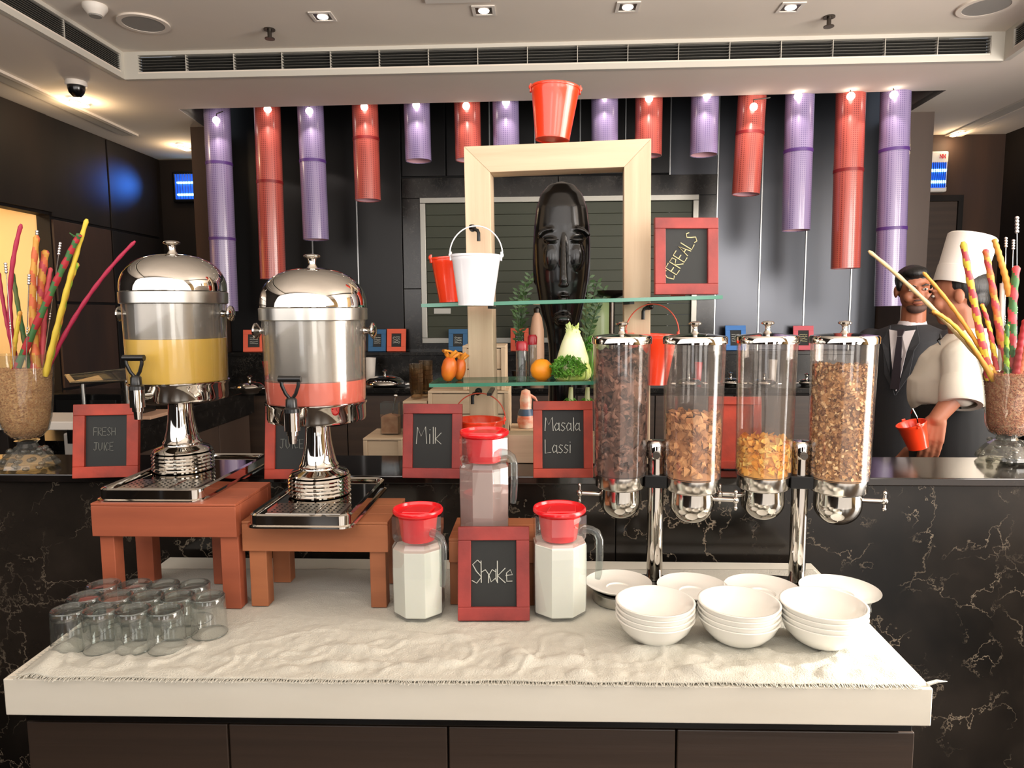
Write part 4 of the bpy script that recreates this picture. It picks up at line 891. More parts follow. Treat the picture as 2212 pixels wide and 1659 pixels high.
# ================================================================ buckets
def bucket(lab, pc, pyt, pyb, wt, wb, Y, col, hand, rot=(0,0,0), wirecol=None, beads=True, peak=None, n=40):
    top = atY(pc[0], pyt, Y); bot = atY(pc[1], pyb, Y); H = (top-bot).length; rt, rb = met(wt, top)/2, met(wb, bot)/2
    t = thing('bucket', lab, 'bucket', bot, rot)
    q = M(); q.lathe([(0,.003),(rb-.003,.003),(rb*.5+rt*.5-.002,H*.5),(rt-.003,H-.002),(rt-.001,H),(rt+.0025,H),(rt+.003,H-.003),(rt+.0022,H-.006),(rt,H-.006),(rt*.93+rb*.07+.0012,H*.90),(rt*.88+rb*.12,H*.87),(rb*.5+rt*.5,H*.5),(rb+.0005,.006),(rb+.0005,.0),(rb-.004,0),(rb-.005,.003),(0,.002)][::-1], n)
    q.build('pail', MT[col], t, smooth=50)
    for s in (-1,1):
        q = M(); q.box(s*(rt+.002)-.002,s*(rt+.002)+.002,-.007,.007,H-.014,H+.008); q.ell((s*(rt+.004),0,H),(.004,.006,.006),8,6); q.build('handle_lug', MT[col], t, bevel=.001)
    if hand is not None:
        R = rt+.005; pts = []
        hh = hand if hand > .02 else R
        for k in range(25):
            a = pi*k/24; pts.append((-R*cos(a), 0, H+hh*sin(a)))
        if hand < 0:   # folded down on the back
            pts = [(x, -.3*z_ if 0 else (z_-H)*.9, H-.1*(z_-H)) for x,_,z_ in pts]
        q = M(); q.tube(pts, .0016, 8); q.build('wire_handle', MT[wirecol or col], t, smooth=60)
    return t
bucket('glossy red bucket standing on top of the wooden frame', (1196,1193), 190, 303, 104, 74, 2.0, 'redmetal', None, (0,R_(3.5),0))
bucket('red bucket standing on the upper glass shelf behind the white one', (969,980), 556, 652, 86, 62, 1.86, 'redmetal', None, (0,R_(-3),.4))
bucket('white bucket hanging in front of the left post', (1028,1028), 551, 660, 106, 76, 1.735, 'whitemetal', met(62, atY(1028,551,1.73)), (0,R_(.8),0))
bucket('red bucket hanging on the right post behind the cereal tubes', (1405,1404), 721, 829, 107, 72, 1.90, 'redmetal', met(64, atY(1405,721,1.90)), (0,R_(1.5),0), 'redwire')
bucket('red bucket hanging behind the jug of chocolate shake', (1034,1036), 905, 1010, 104, 74, 1.885, 'redmetal', met(56, atY(1034,905,1.885)), (0,R_(.5),0), 'redwire')
# CEREALS board on the upper shelf
zsh = su[0].z+(su[1].z-su[0].z)*.87
board('red framed chalkboard reading CEREALS on the upper glass shelf', 1411,1549,474,637, 0, ('CEREALS',), .034, -.036, .035, .05, 'redframe2', tilt=4, rz=6, ang=R_(58), chalk='chalky', Y=1.85, fw=.028, sp=.18, lr=.0014)

# ================================================================ statue
YS = 2.065
def zpx(py): return atY(1210, py, YS).z
base = atY(1212, 752, YS); sx = lambda px: (px-1212)*dep(base)/FPX
st = thing('head_statue', 'glossy black carved head statue with a long narrow face', 'statue', (base.x, YS, ZB+.001))
z0 = ZB+.001
def Z(py): return zpx(py)-z0
q = M()
secs = [(392,1212,4),(400,1212,27),(420,1212,44),(450,1213,54),(490,1213,59),(530,1213,61),(570,1213,60),(610,1213,56),(650,1213,49),(680,1213,42),(710,1214,35),(740,1214,30),(770,1214,28),(900,1214,30),(1000,1214,34)]
n_ = 40; rings = []
ppm = FPX/dep(base)
for (py, xc, hw) in secs:
    z = Z(py); r = hw/ppm; dpt_ = r*.88; rings.append([( (xc-1212)/ppm+r*cos(2*pi*k/n_), dpt_*sin(2*pi*k/n_), z) for k in range(n_)])
rings[-1] = [(x,y,.001) for x,y,z in rings[-1]]
vv = [p for r in rings for p in r]; ff = [(i*n_+j, i*n_+(j+1)%n_, (i+1)*n_+(j+1)%n_, (i+1)*n_+j) for i in range(len(rings)-1) for j in range(n_)]
ff += [tuple(range(n_)), tuple(range(len(vv)-1, len(vv)-n_-1, -1))]; q.add(vv, ff)
fy = -.080
# long nose, brow arcs, eyes, lips, chin, ears, forehead dome
q.cap((.004,fy+.012,Z(512)), (.004,fy-.014,Z(608)), .007, .0125); q.ell((.004,fy-.010,Z(618)),(.017,.014,.009))
for s in (-1,1):
    for k in range(9):
        a = pi*(.08+.84*k/8); q.ell((.006+s*.036-s*.034*cos(a)*1.0, fy+.017+.012*abs(cos(a)), Z(516)+.020*sin(a)), (.0075,.012,.0055), 8, 6)
    q.ell((.006+s*.036, fy+.016, Z(524)), (.022,.014,.0085)); q.ell((.006+s*.034, fy+.024, Z(556)), (.024,.020,.045))
    q.ell((s*.078+.001, .012, Z(560)), (.007,.020,.075))
q.ell((.004,fy-.000+.008,Z(640)),(.017,.013,.0055)); q.ell((.004,fy+.010,Z(650)),(.015,.013,.006)); q.ell((.004,fy+.022,Z(690)),(.026,.022,.020))
o = q.build('carved_head', MT['statue'], st, remesh=.0032, sm=7)
for s in (-1,1):
    q = M(); q.tube([(.006+s*.058,fy+.010,Z(520)-.004),(.006+s*.036,fy-.0005,Z(524)-.0035),(.006+s*.016,fy+.006,Z(520)-.004)], .0014, 6); q.build('eyelid_line', MT['statue'], st, smooth=60)

# ================================================================ produce and small things on the lower shelf
zs_ = sl_[0].z+.0005
def leafm(name, c, c2, rough=.5): return mat(name, c, rough, var=(c2, 14, (1,1,1)))
MT['leaf'] = leafm('parsley_green', (58,120,30), (120,176,60)); MT['cab1'] = leafm('cabbage_pale', (222,228,150), (176,204,92)); MT['cab2'] = leafm('cabbage_rib', (240,240,206), (206,222,130))
MT['orange'] = mat('orange_skin', (240,158,28), .45, bump=(90,.15), var=((226,128,20), 5, (1,1,1)))
MT['mango'] = mat('mango_skin', (196,72,26), .35, var=((226,140,40), 9, (1,1,.6)))
MT['mangoy'] = mat('yellow_peel', (226,158,50), .45, var=((222,120,40), 12, (1,1,1)))
c = atY(1237, 790, 1.835); t = thing('napa_cabbage', 'pale green pointed cabbage standing on the lower shelf', 'cabbage', (c.x,c.y,zs_))
hc = atY(1237,697,1.835).z-zs_; q = M(); q.lathe([(0,0),(.030,.004),(.043,.03),(.042,.06),(.030,.10),(.014,hc*.9),(0,hc*.93)], 20); q.build('heart', MT['cab2'], t, smooth=80)
rs = random.Random(5)
for k in range(15):
    a = k*2.4; h = hc*(.72+.28*(k/15.)); wd = .046 if k < 9 else .034; lean = .96-.03*k/15
    V = []; F = []; nu, nv = 8, 12
    for j in range(nv+1):
        v = j/nv; prof = [.034,.047,.049,.047,.042,.036,.028,.020,.012,.006,.006,.010,.016][j]*lean
        for i in range(nu+1):
            u = (i/nu-.5); aa = a+u*1.7*(1-.25*v); wv = .003*sin(u*24+k)*(.3+v)*(1 if abs(u) > .2 else .3)
            V.append(((prof+wv+.003*abs(u)*2)*cos(aa), (prof+wv+.003*abs(u)*2)*sin(aa), h*v+.006*sin(u*9+k)*v))
    for j in range(nv):
        for i in range(nu): b_ = j*(nu+1)+i; F.append((b_,b_+1,b_+nu+2,b_+nu+1))
    q = M(); q.add(V, F); lo = q.build('leaf', MT['cab1' if k%3 else 'cab2'], t, smooth=80); so = lo.modifiers.new('s','SOLIDIFY'); so.thickness = .0012
def herb(lab, px, py, Y, z, rx, rz_, n, name, cat, col='leaf', size=.011):
    c = atY(px, py, Y); t = thing(name, lab, cat, (c.x,c.y,z)); q = M(); rs = random.Random(int(px))
    H = (c.z-z)+rz_
    st_ = M()
    for i in range(n):
        th, ph = rs.uniform(0,6.28), rs.uniform(-.9,1.4); rr = rs.uniform(.7,1)
        p = Vector((rx*rr*cos(th)*cos(ph), rx*.8*rr*sin(th)*cos(ph), max(.006,(c.z-z)+rz_*rr*sin(ph))))
        if i % 12 == 0: st_.tube([(0,0,.002), p*.5+Vector((0,0,.002)), p], .0011, 5)
        nn = p.normalized(); T = TR(p, (rs.uniform(0,6.28),rs.uniform(0,6.28),rs.uniform(0,6.28))); s = size*rs.uniform(.6,1.2)
        V = [(0,0,0),(s*.45,s*.15,s*.12),(s*.8,-s*.05,-s*.05),(s*.5,s*.45,0),(s*.35,s*.9,s*.1),(0,s*.5,-s*.1),(-s*.4,s*.6,s*.1),(-s*.3,s*.15,0)]
        q.add(V, [(0,1,2,3),(0,3,4,5),(0,5,6,7)], 0, T)
    st_.build('stem', MT[col], t, kind='stuff'); q.build('leaves', MT[col], t, kind='stuff'); return t
herb('bunch of curly green parsley in front of the cabbage', 1228, 795, 1.80, zs_, .047, .030, 620, 'parsley_bunch', 'parsley')
herb('small green herb sprig poking out right of the cabbage', 1278, 745, 1.86, zs_+.0, .020, .020, 90, 'herb_sprig', 'herb')
c = atY(1170, 792, 1.83); r = met(43, c)/2+.004; t = thing('orange', 'round orange fruit left of the parsley', 'fruit', (c.x,c.y,zs_))
q = M(); q.lathe([(0,.001),(r*.4,.002),(r*.85,r*.45),(r,r),(r*.9,r*1.45),(r*.5,r*1.88),(.003,r*1.96),(0,r*1.94)], 30); q.build('peel', MT['orange'], t, smooth=80)
q = M(); q.cyl(.003,r*1.93,r*1.99,8); q.build('stalk', MT['leaf'], t)
# orange-red mangoes with yellow carved tops
for (px, w_, yt, mt, lab, Y) in ((966,34,766,'mango','orange-red mango leaning at the left end of the lower shelf',1.82),(990,26,770,'mango','narrow dark red mango beside the frame post',1.86)):
    c = atY(px, 800, Y); t = thing('mango', lab, 'fruit', (c.x,c.y,zs_), (0,R_(8),0)); r = met(w_, c)/2; H = atY(px, yt, Y).z-zs_
    q = M(); q.lathe([(0,.0),(r*.5,.004),(r*.9,H*.25),(r,H*.5),(r*.85,H*.75),(r*.4,H*.96),(0,H)], 24); q.build('fruit_body', MT[mt], t, smooth=80)
    q = M()
    for k in range(5):
        a = k*1.256; q.tube([(r*.2*cos(a),r*.2*sin(a),H*.9),(r*.7*cos(a),r*.7*sin(a),H*1.02),(r*1.1*cos(a+.4),r*1.1*sin(a+.4),H*(1.06+.03*k)),(r*.8*cos(a+.9),r*.8*sin(a+.9),H*1.14)], [.006,.005,.004,.002], 7)
    q.build('curled_peel', MT['mangoy'], t, smooth=80)
# two small shakers with dark red lids
for (px, y0, y1, w_, lab, Y) in ((1127,737,818,24,'small clear shaker with a dark red lid, the lower one',1.82),(1150,723,816,19,'slimmer clear shaker with a dark red lid, the taller one',1.89)):
    c = atY(px, y1, Y); t = thing('shaker', lab, 'shaker', (c.x,c.y,zs_)); r = met(w_, c)/2; H = atY(px, y0, Y).z-zs_
    q = M(); q.lathe([(0,.002),(r*.95,.002),(r,.01),(r,H*.75),(r*.9,H*.78),(r*.9,H*.8)], 20); q.build('glass_body', MT['crystal2'], t, smooth=50)
    q = M(); q.lathe([(0,H*.78),(r*1.05,H*.78),(r*1.1,H*.95),(r*.8,H),(0,H)], 20); q.build('lid', MT['redm'] if 'redm' in MT else MT.setdefault('redm', mat('dark_red_lid', (150,20,36), .3)), t, smooth=50)

# ================================================================ service shelf behind the bar with crates
ZL = .90
sv = thing('service_shelf', 'low service shelf on the staff side behind the bar', 'shelf', (0,0,0))
m = M(); m.box(-1.0,.35,YB1+.01,2.75,ZL-.03,ZL); m.build('worktop', MT['black'], sv)
m = M(); m.box(-.98,.33,YB1+.04,2.7,.0,ZL-.031); m.build('carcass', MT['dwood'], sv)
def crate(lab, px0, px1, py, Yf, dpt, slats=True, zb=ZL+.0005, pyb=None):
    a_, b_ = atY(px0, py, Yf), atY(px1, py, Yf); hw = (b_.x-a_.x)/2; zt_ = (a_.z+b_.z)/2; 
    t = thing('wooden_crate', lab, 'crate', ((a_.x+b_.x)/2, Yf+dpt/2, zb)); H = zt_-zb
    for (x0,x1) in ((-hw,-hw+.014),(hw-.014,hw)):
        for (y0,y1) in ((-dpt/2,-dpt/2+.014),(dpt/2-.014,dpt/2)):
            q = M(); q.box(x0,x1,y0,y1,0,H); q.build('corner_post', MT['pine'], t, bevel=.001)
    n = max(2, int(H/.07)); 
    for k in range(n):
        q = M(); q.box(-hw+.0145,hw-.0145,-dpt/2+.003,-dpt/2+.010,H*k/n+.001,H*(k+1)/n-.002); q.build('front_board', MT['pineh'], t, bevel=.001)
    for s in (-1,1):
        q = M(); q.box(*sorted((s*(hw-.003),s*(hw-.010))),-dpt/2+.0145,dpt/2-.0145,0,H-.002); q.build('side_board', MT['pineh'], t, bevel=.001)
    q = M(); q.box(-hw,hw,-dpt/2,dpt/2,H+.0005,H+.008); q.build('top_board', MT['pineh'], t, bevel=.001); return t, zt_+.009
cb, zcb = crate('wide pale wooden crate behind the left post of the frame', 924,1098,850, 2.30,.24)
cb2, zcb2 = crate('narrow pale wooden crate stacked on the wide crate behind the post', 999,1091,752, 2.32,.18, zb=zcb)
cb3, zcb3 = crate('low pale wooden crate below the ceramic vase', 1101,1160,938, 2.30,.18)
cb4, zcb4 = crate('low pale wooden crate at left carrying the jar of dried fruit', 784,868,952, 2.28,.20)
cb5, zcb5 = crate('pale wooden crate behind the Milk board carrying the tumblers', 870,922,872, 2.30,.20)
# tumblers stacked
MT['amber'] = glass('tinted_tumbler', (226,210,186), .05, (170,150,120), edge=.45)
for i, (px, py, yt, lab, Y) in enumerate(((900,864,785,'stack of tinted tumblers at left behind the Milk board',2.36),(921,862,778,'stack of tinted tumblers nearer the wooden frame',2.42))):
    c = atY(px, py, Y); r = met(31, c)/2
    t = thing('tumbler_stack', lab, 'tumblers', (c.x, Y, zcb5+.0005))
    H = atY(px, yt, Y).z-zcb5
    for k in range(5):
        z = H*.13*k; q = M(); q.lathe([(0,z+.003),(r*.75,z+.003),(r,z+H*.46),(r*1.02,z+H*.465),(r*.97,z+H*.46)], 24); q.build('tumbler_cup', MT['amber'], t, smooth=50)
# jar of dried fruit
c = atY(846, 945, 2.37); t = thing('glass_jar', 'square glass jar of tan dried fruit on the low left crate', 'jar', (c.x,2.37,zcb4+.0005)); r = met(27, c)
q = M(); q.lathe([(0,.002),(r,.002),(r,met(68,c)),(r*.96,met(68,c))], 4, a0=pi/4); q.build('glass_body', MT['crystal2'], t)
q = M(); q.lathe([(0,.004),(r*.93,.004),(r*.93,met(38,c)),(0,met(44,c))], 4, a0=pi/4); q.build('dried_fruit', mat('dried_fruit', (206,150,110), .7, var=((176,116,80),40,(1,1,1))), t, kind='stuff')
q = M(); q.tube([(0,0,.02),(.012,-.008,met(60,c)),(.02,-.012,met(82,c))], .003, 8); q.ell((.02,-.012,met(82,c)),(.008,.004,.006)); q.build('serving_spoon', MT['steel'], t, smooth=60)
# ceramic vase
c = atY(1136, 934, 2.38); t = thing('ceramic_vase', 'painted ceramic figure vase in orange, cream and blue on a crate', 'vase', (c.x,2.38,zcb3+.0005)); u_ = met(1, c)
q = M(); q.lathe([(0,0),(15*u_,0),(19*u_,14*u_),(17*u_,30*u_),(12*u_,42*u_),(13*u_,60*u_),(9*u_,80*u_),(0,84*u_)], 26)
mcv = mat('vase_glaze', (222,120,88), .35, var=((226,210,190), 22, (1,1,1.6))); q.build('body', mcv, t, smooth=70)
q = M(); q.lathe([(17.6*u_,27*u_),(16.6*u_,33*u_),(13.4*u_,41*u_)], 26); q.build('blue_band', mat('vase_blue', (60,84,110), .4), t, smooth=70)
q = M(); q.tube([(9*u_,0,70*u_),(20*u_,0,64*u_),(26*u_,0,54*u_)],[4*u_,3*u_,1*u_],8); q.build('arm', mcv, t, smooth=70)
# leeks behind the Masala Lassi board
for i, px in enumerate((1232, 1268)):
    c = atY(px, 866, 1.985); t = thing('leek', 'pale leek end standing behind the Masala Lassi board, %s' % ('nearer the statue' if i == 0 else 'beside the chocolate tube'), 'leek', (c.x, 1.99-.02*0, ZB+.001))
    H = atY(px, 838, 1.985).z-ZB; q = M(); q.tube([(0,0,0),(0,0,H*.7),(.002,0,H)], [.010,.010,.006], 10); q.build('stalk', MT['cab2'], t, smooth=60)
    q = M(); 
    for k in range(6): q.tube([(0,0,H*.75),(.012*cos(k),.006*sin(k),H*.85),(.024*cos(k),.008*sin(k),H*.8)], [.005,.004,.001], 6)
    q.build('leaves', MT['leaf'], t, smooth=60)

# ================================================================ glass vases with curly sticks
def spiral(p0, p1, p2, n=44, wob=0.):
    P = []
    for i in range(n+1):
        s = i/n; a_ = (1-s)**2; b_ = 2*s*(1-s); c_ = s*s
        P.append(Vector(p0)*a_+Vector(p1)*b_+Vector(p2)*c_+Vector((wob*sin(s*17), wob*cos(s*17), 0)))
    return P
SC = {}
for nm, c in (('crimson',(168,38,70)),('green',(64,112,62)),('yellow',(216,188,64)),('amber',(208,150,64)),('orange',(206,104,62)),('tan',(214,186,136)),('rose',(190,72,80)),('olive',(96,112,60)),('dred',(168,40,50)),('lime',(150,190,60))): SC[nm] = mat('stick_'+nm, c, .6, bump=(80,.3))
def vase(lab, px, py, rpx, Y, prof, seedtop, nseed, seedm, bedm, lab2):
    p = atZ(px, py, ZB+.001); t = thing('glass_vase', lab, 'vase', p)
    u_ = dep(p)/FPX
    pr = [(r*u_, z*u_) for r, z in prof]
    q = M(); q.lathe(pr, 48); q.lathe([(r-2*u_, z) for r, z in pr[1:]], 48); q.build('bowl', MT['vase'], t, smooth=50)
    q = M(); q.lathe([(0,0),(50*u_,0),(57*u_,6*u_),(55*u_,14*u_),(46*u_,26*u_),(36*u_,36*u_),(22*u_,46*u_),(18*u_,54*u_),(24*u_,60*u_),(0,61*u_)], 14); q.build('crystal_foot', MT['crystal'], t)
    q = M()
    for k in range(46):
        a = random.uniform(0,6.28); z = random.uniform(5,42); rr = (57-z*.62)*u_; q.ell((rr*cos(a), rr*sin(a), z*u_), (7*u_,7*u_,5*u_), 7, 5)
    q.build('crystal_bumps', MT['crystal'], t, smooth=60, kind='stuff')
    inner = [(max(0,(r-4.5))*u_, z*u_) for r, z in prof if z < seedtop]
    def rad(z):
        for (r0,z0_),(r1,z1_) in zip(prof, prof[1:]):
            if z0_ <= z <= z1_: return (r0+(r1-r0)*(z-z0_)/(z1_-z0_+1e-9)-4.5)*u_
        return prof[-1][0]*u_
    q = M(); q.lathe([(0,inner[0][1]+4*u_)]+[(r,z+3*u_) for r,z in inner]+[(rad(seedtop),seedtop*u_),(0,(seedtop+3)*u_)], 40); bd = q.build('seed_filling', MT[bedm], t, smooth=80)
    q = M(); rs = random.Random(9)
    for k in range(nseed):
        z = rs.uniform(prof[0][1]+6, seedtop) if k % 5 else seedtop+rs.uniform(0,3); R = rad(min(z,seedtop)) 
        R = R*(sqrt(rs.random()) if k % 5 == 0 else 1); a = rs.uniform(0,6.28)
        q.ell((R*cos(a), R*sin(a), z*u_), (1.7*u_,1.7*u_,1.3*u_), 5, 3)
    q.build('seeds', MT[seedm], bd, kind='stuff'); return p, u_, t
prof = [(14,60),(30,68),(42,82),(49,108),(54,150),(58,200),(61,245)]
pv, uv, tv = vase('footed glass vase of brown seeds holding curly sticks at the left edge', 63, 1010, 62, 1.9, prof, 212, 2600, 'seed', 'seedb', '')
prof2 = [(20,52),(34,60),(42,80),(45,120),(50,160),(58,200),(70,236),(74,242)]
pv2, uv2, tv2 = vase('footed glass vase of pinkish seeds holding curly sticks at the right edge', 2172, 994, 70, 1.9, prof2, 186, 2600, 'pseed', 'pseedb', '')
def stick(pv, u_, pts, w_, cols, lab, grp, turns=5, dy=0, thick_tip=.7, ybase=None):
    # pts in photo pixels; every stick keeps its own depth inside the vase mouth
    Yb = pv.y+dy*.3; Yt = pv.y+dy
    yl = 812 if pts[0][0] < 1000 else 822; cxv = 63 if pts[0][0] < 1000 else 2172; x0, y0 = pts[0]
    if y0 > 640: pts = [(x0+(x0 < cxv-28)*min(0,0)+(0 if abs(x0-cxv) < 34 else (cxv+34-x0 if x0 > cxv else cxv-34-x0)), min(y0,yl))]+list(pts[1:])
    P = [atY(x, y, Yb+(Yt-Yb)*i/(len(pts)-1)) for i, (x, y) in enumerate(pts)]
    if len(P) == 2: P = [P[0], (P[0]+P[1])/2, P[1]]
    if len(P) == 4:
        path = []
        for i in range(49):
            s = i/48; path.append(P[0]*(1-s)**3+P[1]*3*s*(1-s)**2+P[2]*3*s*s*(1-s)+P[3]*s**3)
    else: path = spiral(*P, n=48)
    r = w_*u_/2; base = path[0].copy(); n = len(path)
    rr = [r*(1-(1-thick_tip)*i/n)*(1+.10*sin(i*1.1)) for i in range(n)]; rr[-1] *= .5
    q = M(); k = len(cols); seg = 10
    q.tube([p-base for p in path], rr, seg, stripe=(None if k == 1 else (lambda i, j: int(((j+i*turns) % 1)*k) % k)))
    o = q.build('curly_stick', [SC[c] for c in cols], smooth=60); o.location = base
    tag(o, lab, 'decorative stick', grp); return o
GL = 'curly coloured sticks in the left vase'; GR = 'curly coloured sticks in the right vase'
L_ = [([(40,850),(0,640),(46,484)],11,('crimson',),'crimson stick bending over at the top, left of the left vase',-.02,1),
([(44,860),(10,700),(-2,588)],9,('crimson',),'short crimson stick cut by the left picture edge',.02,1),
([(66,800),(48,720),(27,588)],11,('olive','green'),'dark green stick leaning left in the left vase',.03,2),
([(30,850),(22,790),(34,725),(44,672)],11,('amber','yellow'),'short yellow-brown stick low in the left vase',-.03,1.5),
([(84,850),(60,660),(80,508)],16,('amber','orange'),'thick amber and orange twisted stick, tallest upright one in the left vase',.0,6),
([(76,850),(78,660),(99,540)],20,('orange','amber','rose'),'very thick orange-pink twisted stick in the left vase',.03,5),
([(92,830),(92,660),(110,578)],12,('rose',),'rose stick just right of the thickest one in the left vase',.04,1),
([(28,830),(100,650),(158,530),(172,506)],15,('green','dred'),'long green and dark red striped stick crossing the left vase',-.04,8),
([(104,830),(124,700),(160,560),(188,473)],12,('yellow',),'tall bright yellow stick reaching up to the right in the left vase',-.02,1),
([(108,840),(132,700),(140,620),(168,568)],13,('yellow','lime','amber'),'yellow-green twisted stick right of centre in the left vase',.0,5),
([(112,840),(170,640),(292,521)],10,('crimson',),'long crimson stick leaning far right out of the left vase',.02,1)]
for (pts, w_, cols, lab, dy, tn) in L_: stick(pv, uv, pts, w_, cols, lab, GL, tn, dy)
# leaf shaped shaving at the tip of the striped one
for (pts, cols, lab) in (([(175,520),(162,512),(150,503)],('green',),'little green shaving splitting off near the yellow tip'),):
    stick(pv, uv, pts, 8, cols, lab, GL, 1, -.04, .2)
Rr = [([(2140,800),(2000,640),(1876,542)],11,('tan',),'long tan stick leaning far left across the suited man','tan',-.03,1),
([(2150,810),(2080,680),(1994,588)],10,('amber',),'amber stick leaning left between the two men',"",.0,1),
([(2146,830),(2100,740),(2060,690),(2014,672)],11,('yellow','amber'),'yellow stick leaning left, lowest on the right side','',-.05,1.2),
([(2136,820),(2110,690),(2080,522)],17,('yellow','rose'),'thick yellow and rose twisted stick in front of the tall white hat','',-.02,8),
([(2152,800),(2140,700),(2120,656)],11,('yellow','rose'),'short yellow-tipped rose stick right of the thick striped one','',.0,3),
([(2174,830),(2150,640),(2128,538)],16,('orange','rose','amber'),'orange-rose twisted stick right of the white hat','',.01,6),
([(2182,640),(2166,570),(2147,516)],14,('amber',),'thick amber stick top right of the white hat','',.02,1),
([(2176,840),(2172,780),(2176,700)],12,('green','lime'),'green stick down in the right vase','',-.03,3),
([(2188,840),(2180,700),(2196,574)],20,('rose','green'),'thick rose and green twisted stick in the right vase','',.0,5),
([(2192,850),(2200,760),(2215,690)],15,('dred',),'dark red stick at the right picture edge','',-.04,1),
([(2200,840),(2208,780),(2222,720)],13,('orange',),'orange stick cut by the right picture edge','',.02,1)]
for (pts, w_, cols, lab, _, dy, tn) in Rr: stick(pv2, uv2, pts, w_, cols, lab, GR, tn, dy)
# amber stick continues down into the vase so that it is held
MT['silver'] = mat('silver_bead', (235,235,238), .12, .9)
def stirrer(pv, u_, p0, p1, lab, grp, n=4, dy=0, big=1.):
    a_, b_ = atY(*p0, pv.y+dy*.6), atY(*p1, pv.y+dy); t = thing('beaded_pick', lab, 'decorative pick', a_, group=grp); d = b_-a_
    q = M(); q.tube([(0,0,0), d], .9*u_, 6); q.build('wire', MT['silver'], t, smooth=60)
    q = M(); dn = d.normalized()
    for k in range(n): q.ell(d-dn*(k*5.5*u_*big), (3.2*u_*big,)*3, 10, 8)
    for k in range(3): q.ell(d*.45-dn*(k*5.5*u_), (2.2*u_,)*3, 8, 6)
    q.build('bead', MT['silver'], t, smooth=60, kind='stuff')
GB = 'silver beaded picks in the left vase'; GC = 'white beaded picks in the right vase'
stirrer(pv, uv, (92,800), (130,526), 'tallest silver beaded pick leaning right in the left vase', GB, 5, .01)
stirrer(pv, uv, (30,800), (12,570), 'silver beaded pick near the left picture edge', GB, 4, -.05)
stirrer(pv, uv, (56,800), (63,595), 'silver beaded pick left of the thick amber stick', GB, 4, -.04)
stirrer(pv, uv, (78,800), (80,500), 'silver beaded pick sticking out on top of the amber stick', GB, 4, .01)
stirrer(pv2, uv2, (2168,820), (2173,515), 'white beaded pick, left one of the three high ones', GC, 4, .03)
stirrer(pv2, uv2, (2180,820), (2189,520), 'white beaded pick, middle one of the high ones', GC, 4, .04)
stirrer(pv2, uv2, (2196,820), (2197,471), 'tallest white beaded pick at the top right', GC, 5, .05, 1.3)
c0, c1 = atY(2160,800,pv2.y+.0), atY(2166,612,pv2.y+.02); t = thing('white_taper', 'slim white candle-like stick between the twisted ones in the right vase', 'decorative stick', c0); q = M(); q.tube([(0,0,0),c1-c0],[4*uv2,5.5*uv2],12); q.build('shaft', MT['offw'], t, smooth=50); q = M(); q.tube([c1-c0,c1-c0+Vector((0,0,10*uv2))],[2*uv2,.6*uv2],8); q.build('tip', MT['offw'], t, smooth=50)

# ================================================================ small framed cards on the back ledge
for (x0,x1,y0,y1,fc,lab,rz) in ((527,571,713,760,'orframe','small orange framed card left of the pink juice dispenser',10),(796,834,713,760,'blframe','small blue framed card half behind the pink dispenser knob',0),(836,877,712,760,'orframe','small orange framed card right of the pink juice dispenser',0),
 (969,1010,710,757,'blframe','small blue framed card left of the wooden frame post',0),(1103,1142,708,757,'orframe','small orange framed card behind the red-lidded shakers',0),(1264,1306,705,757,'pkframe','small coral framed card right of the cabbage',-4),
 (1567,1611,699,752,'blframe2','small bright blue framed card between the second and third cereal tubes',2),(1714,1756,698,750,'pkframe','small pink framed card above the third cereal tube',-6)):
    if fc == 'blframe2' and fc not in MT: MT[fc] = mat('bright_blue_frame', (62,126,200), .6)
    t, hw, H = board(lab, x0,x1,y0,y1, zl+.001, None,0,0,0,0, fc, tilt=10, rz=rz, nm='framed_card', fw=.026 if 0 else .0199*1.9, cat='framed card', group='small framed cards on the back ledge', Y=WY-.125)
    t.location.z = zl+.001
    q = M(); rs = random.Random(x0)
    for k in range(4):
        zz = H*(.38+.085*k); q.tube([(-hw*.38+hw*.76*i/6, -.0056-.003, zz+rs.uniform(-.004,.004)) for i in range(7)], .0022, 5)
    q.build('chalk_scribble', MT['chalk' if fc != 'pkframe' else 'chalky'], t)
# ================================================================ things on the back ledge and counter
yl_ = WY-.12
def onL(px, Y=yl_): return atY(px, 756, Y).x
u5 = dep((0,5.6,1.4))/FPX
t = thing('green_jar', 'large pale green jar with a lid behind the statue', 'jar', (atY(1288,700,5.5).x, 5.45, 1.0))
MT['gjar'] = mat('green_glaze', (150,168,120), .35, var=((126,148,98),3,(1,1,1)))
zj = atY(1288,755,5.45).z; zb_ = zcn+.001; t.location.z = zb_; hj = atY(1288,632,5.45).z-zb_
q = M(); q.lathe([(0,0),(.08,0),(.108,hj*.25),(.115,hj*.7),(.105,hj*.9),(.08,hj*.93),(0,hj*.93)], 30); q.build('body', MT['gjar'], t, smooth=60)
q = M(); q.lathe([(0,hj*.931),(.112,hj*.931),(.115,hj*.96),(.10,hj),(0,hj*1.01)], 30); q.build('lid', MT['darksteel'], t, smooth=50)
t = thing('dark_tray', 'dark round metal dish standing beside the green jar', 'dish', (atY(1322,640,5.17).x, 5.17, zcn+.001)); H = atY(1320,628,5.17).z-zcn
q = M(); q.lathe([(0,0),(.06,0),(.05,.03),(.02,.06),(.02,H-.06),(.10,H-.03),(.115,H),(.11,H),(.095,H-.025),(0,H-.045)], 28); q.build('pedestal_dish', MT['darksteel'], t, smooth=50)
t = thing('beige_bottle', 'tall beige bottle with a round stopper left of the statue', 'bottle', (atY(1160,700,5.3).x, 5.3, zcn+.001)); H = atY(1160,662,5.3).z-zcn; r = met(30,(0,5.3,1.4))/2
MT['beige'] = mat('beige_ceramic', (206,166,138), .45)
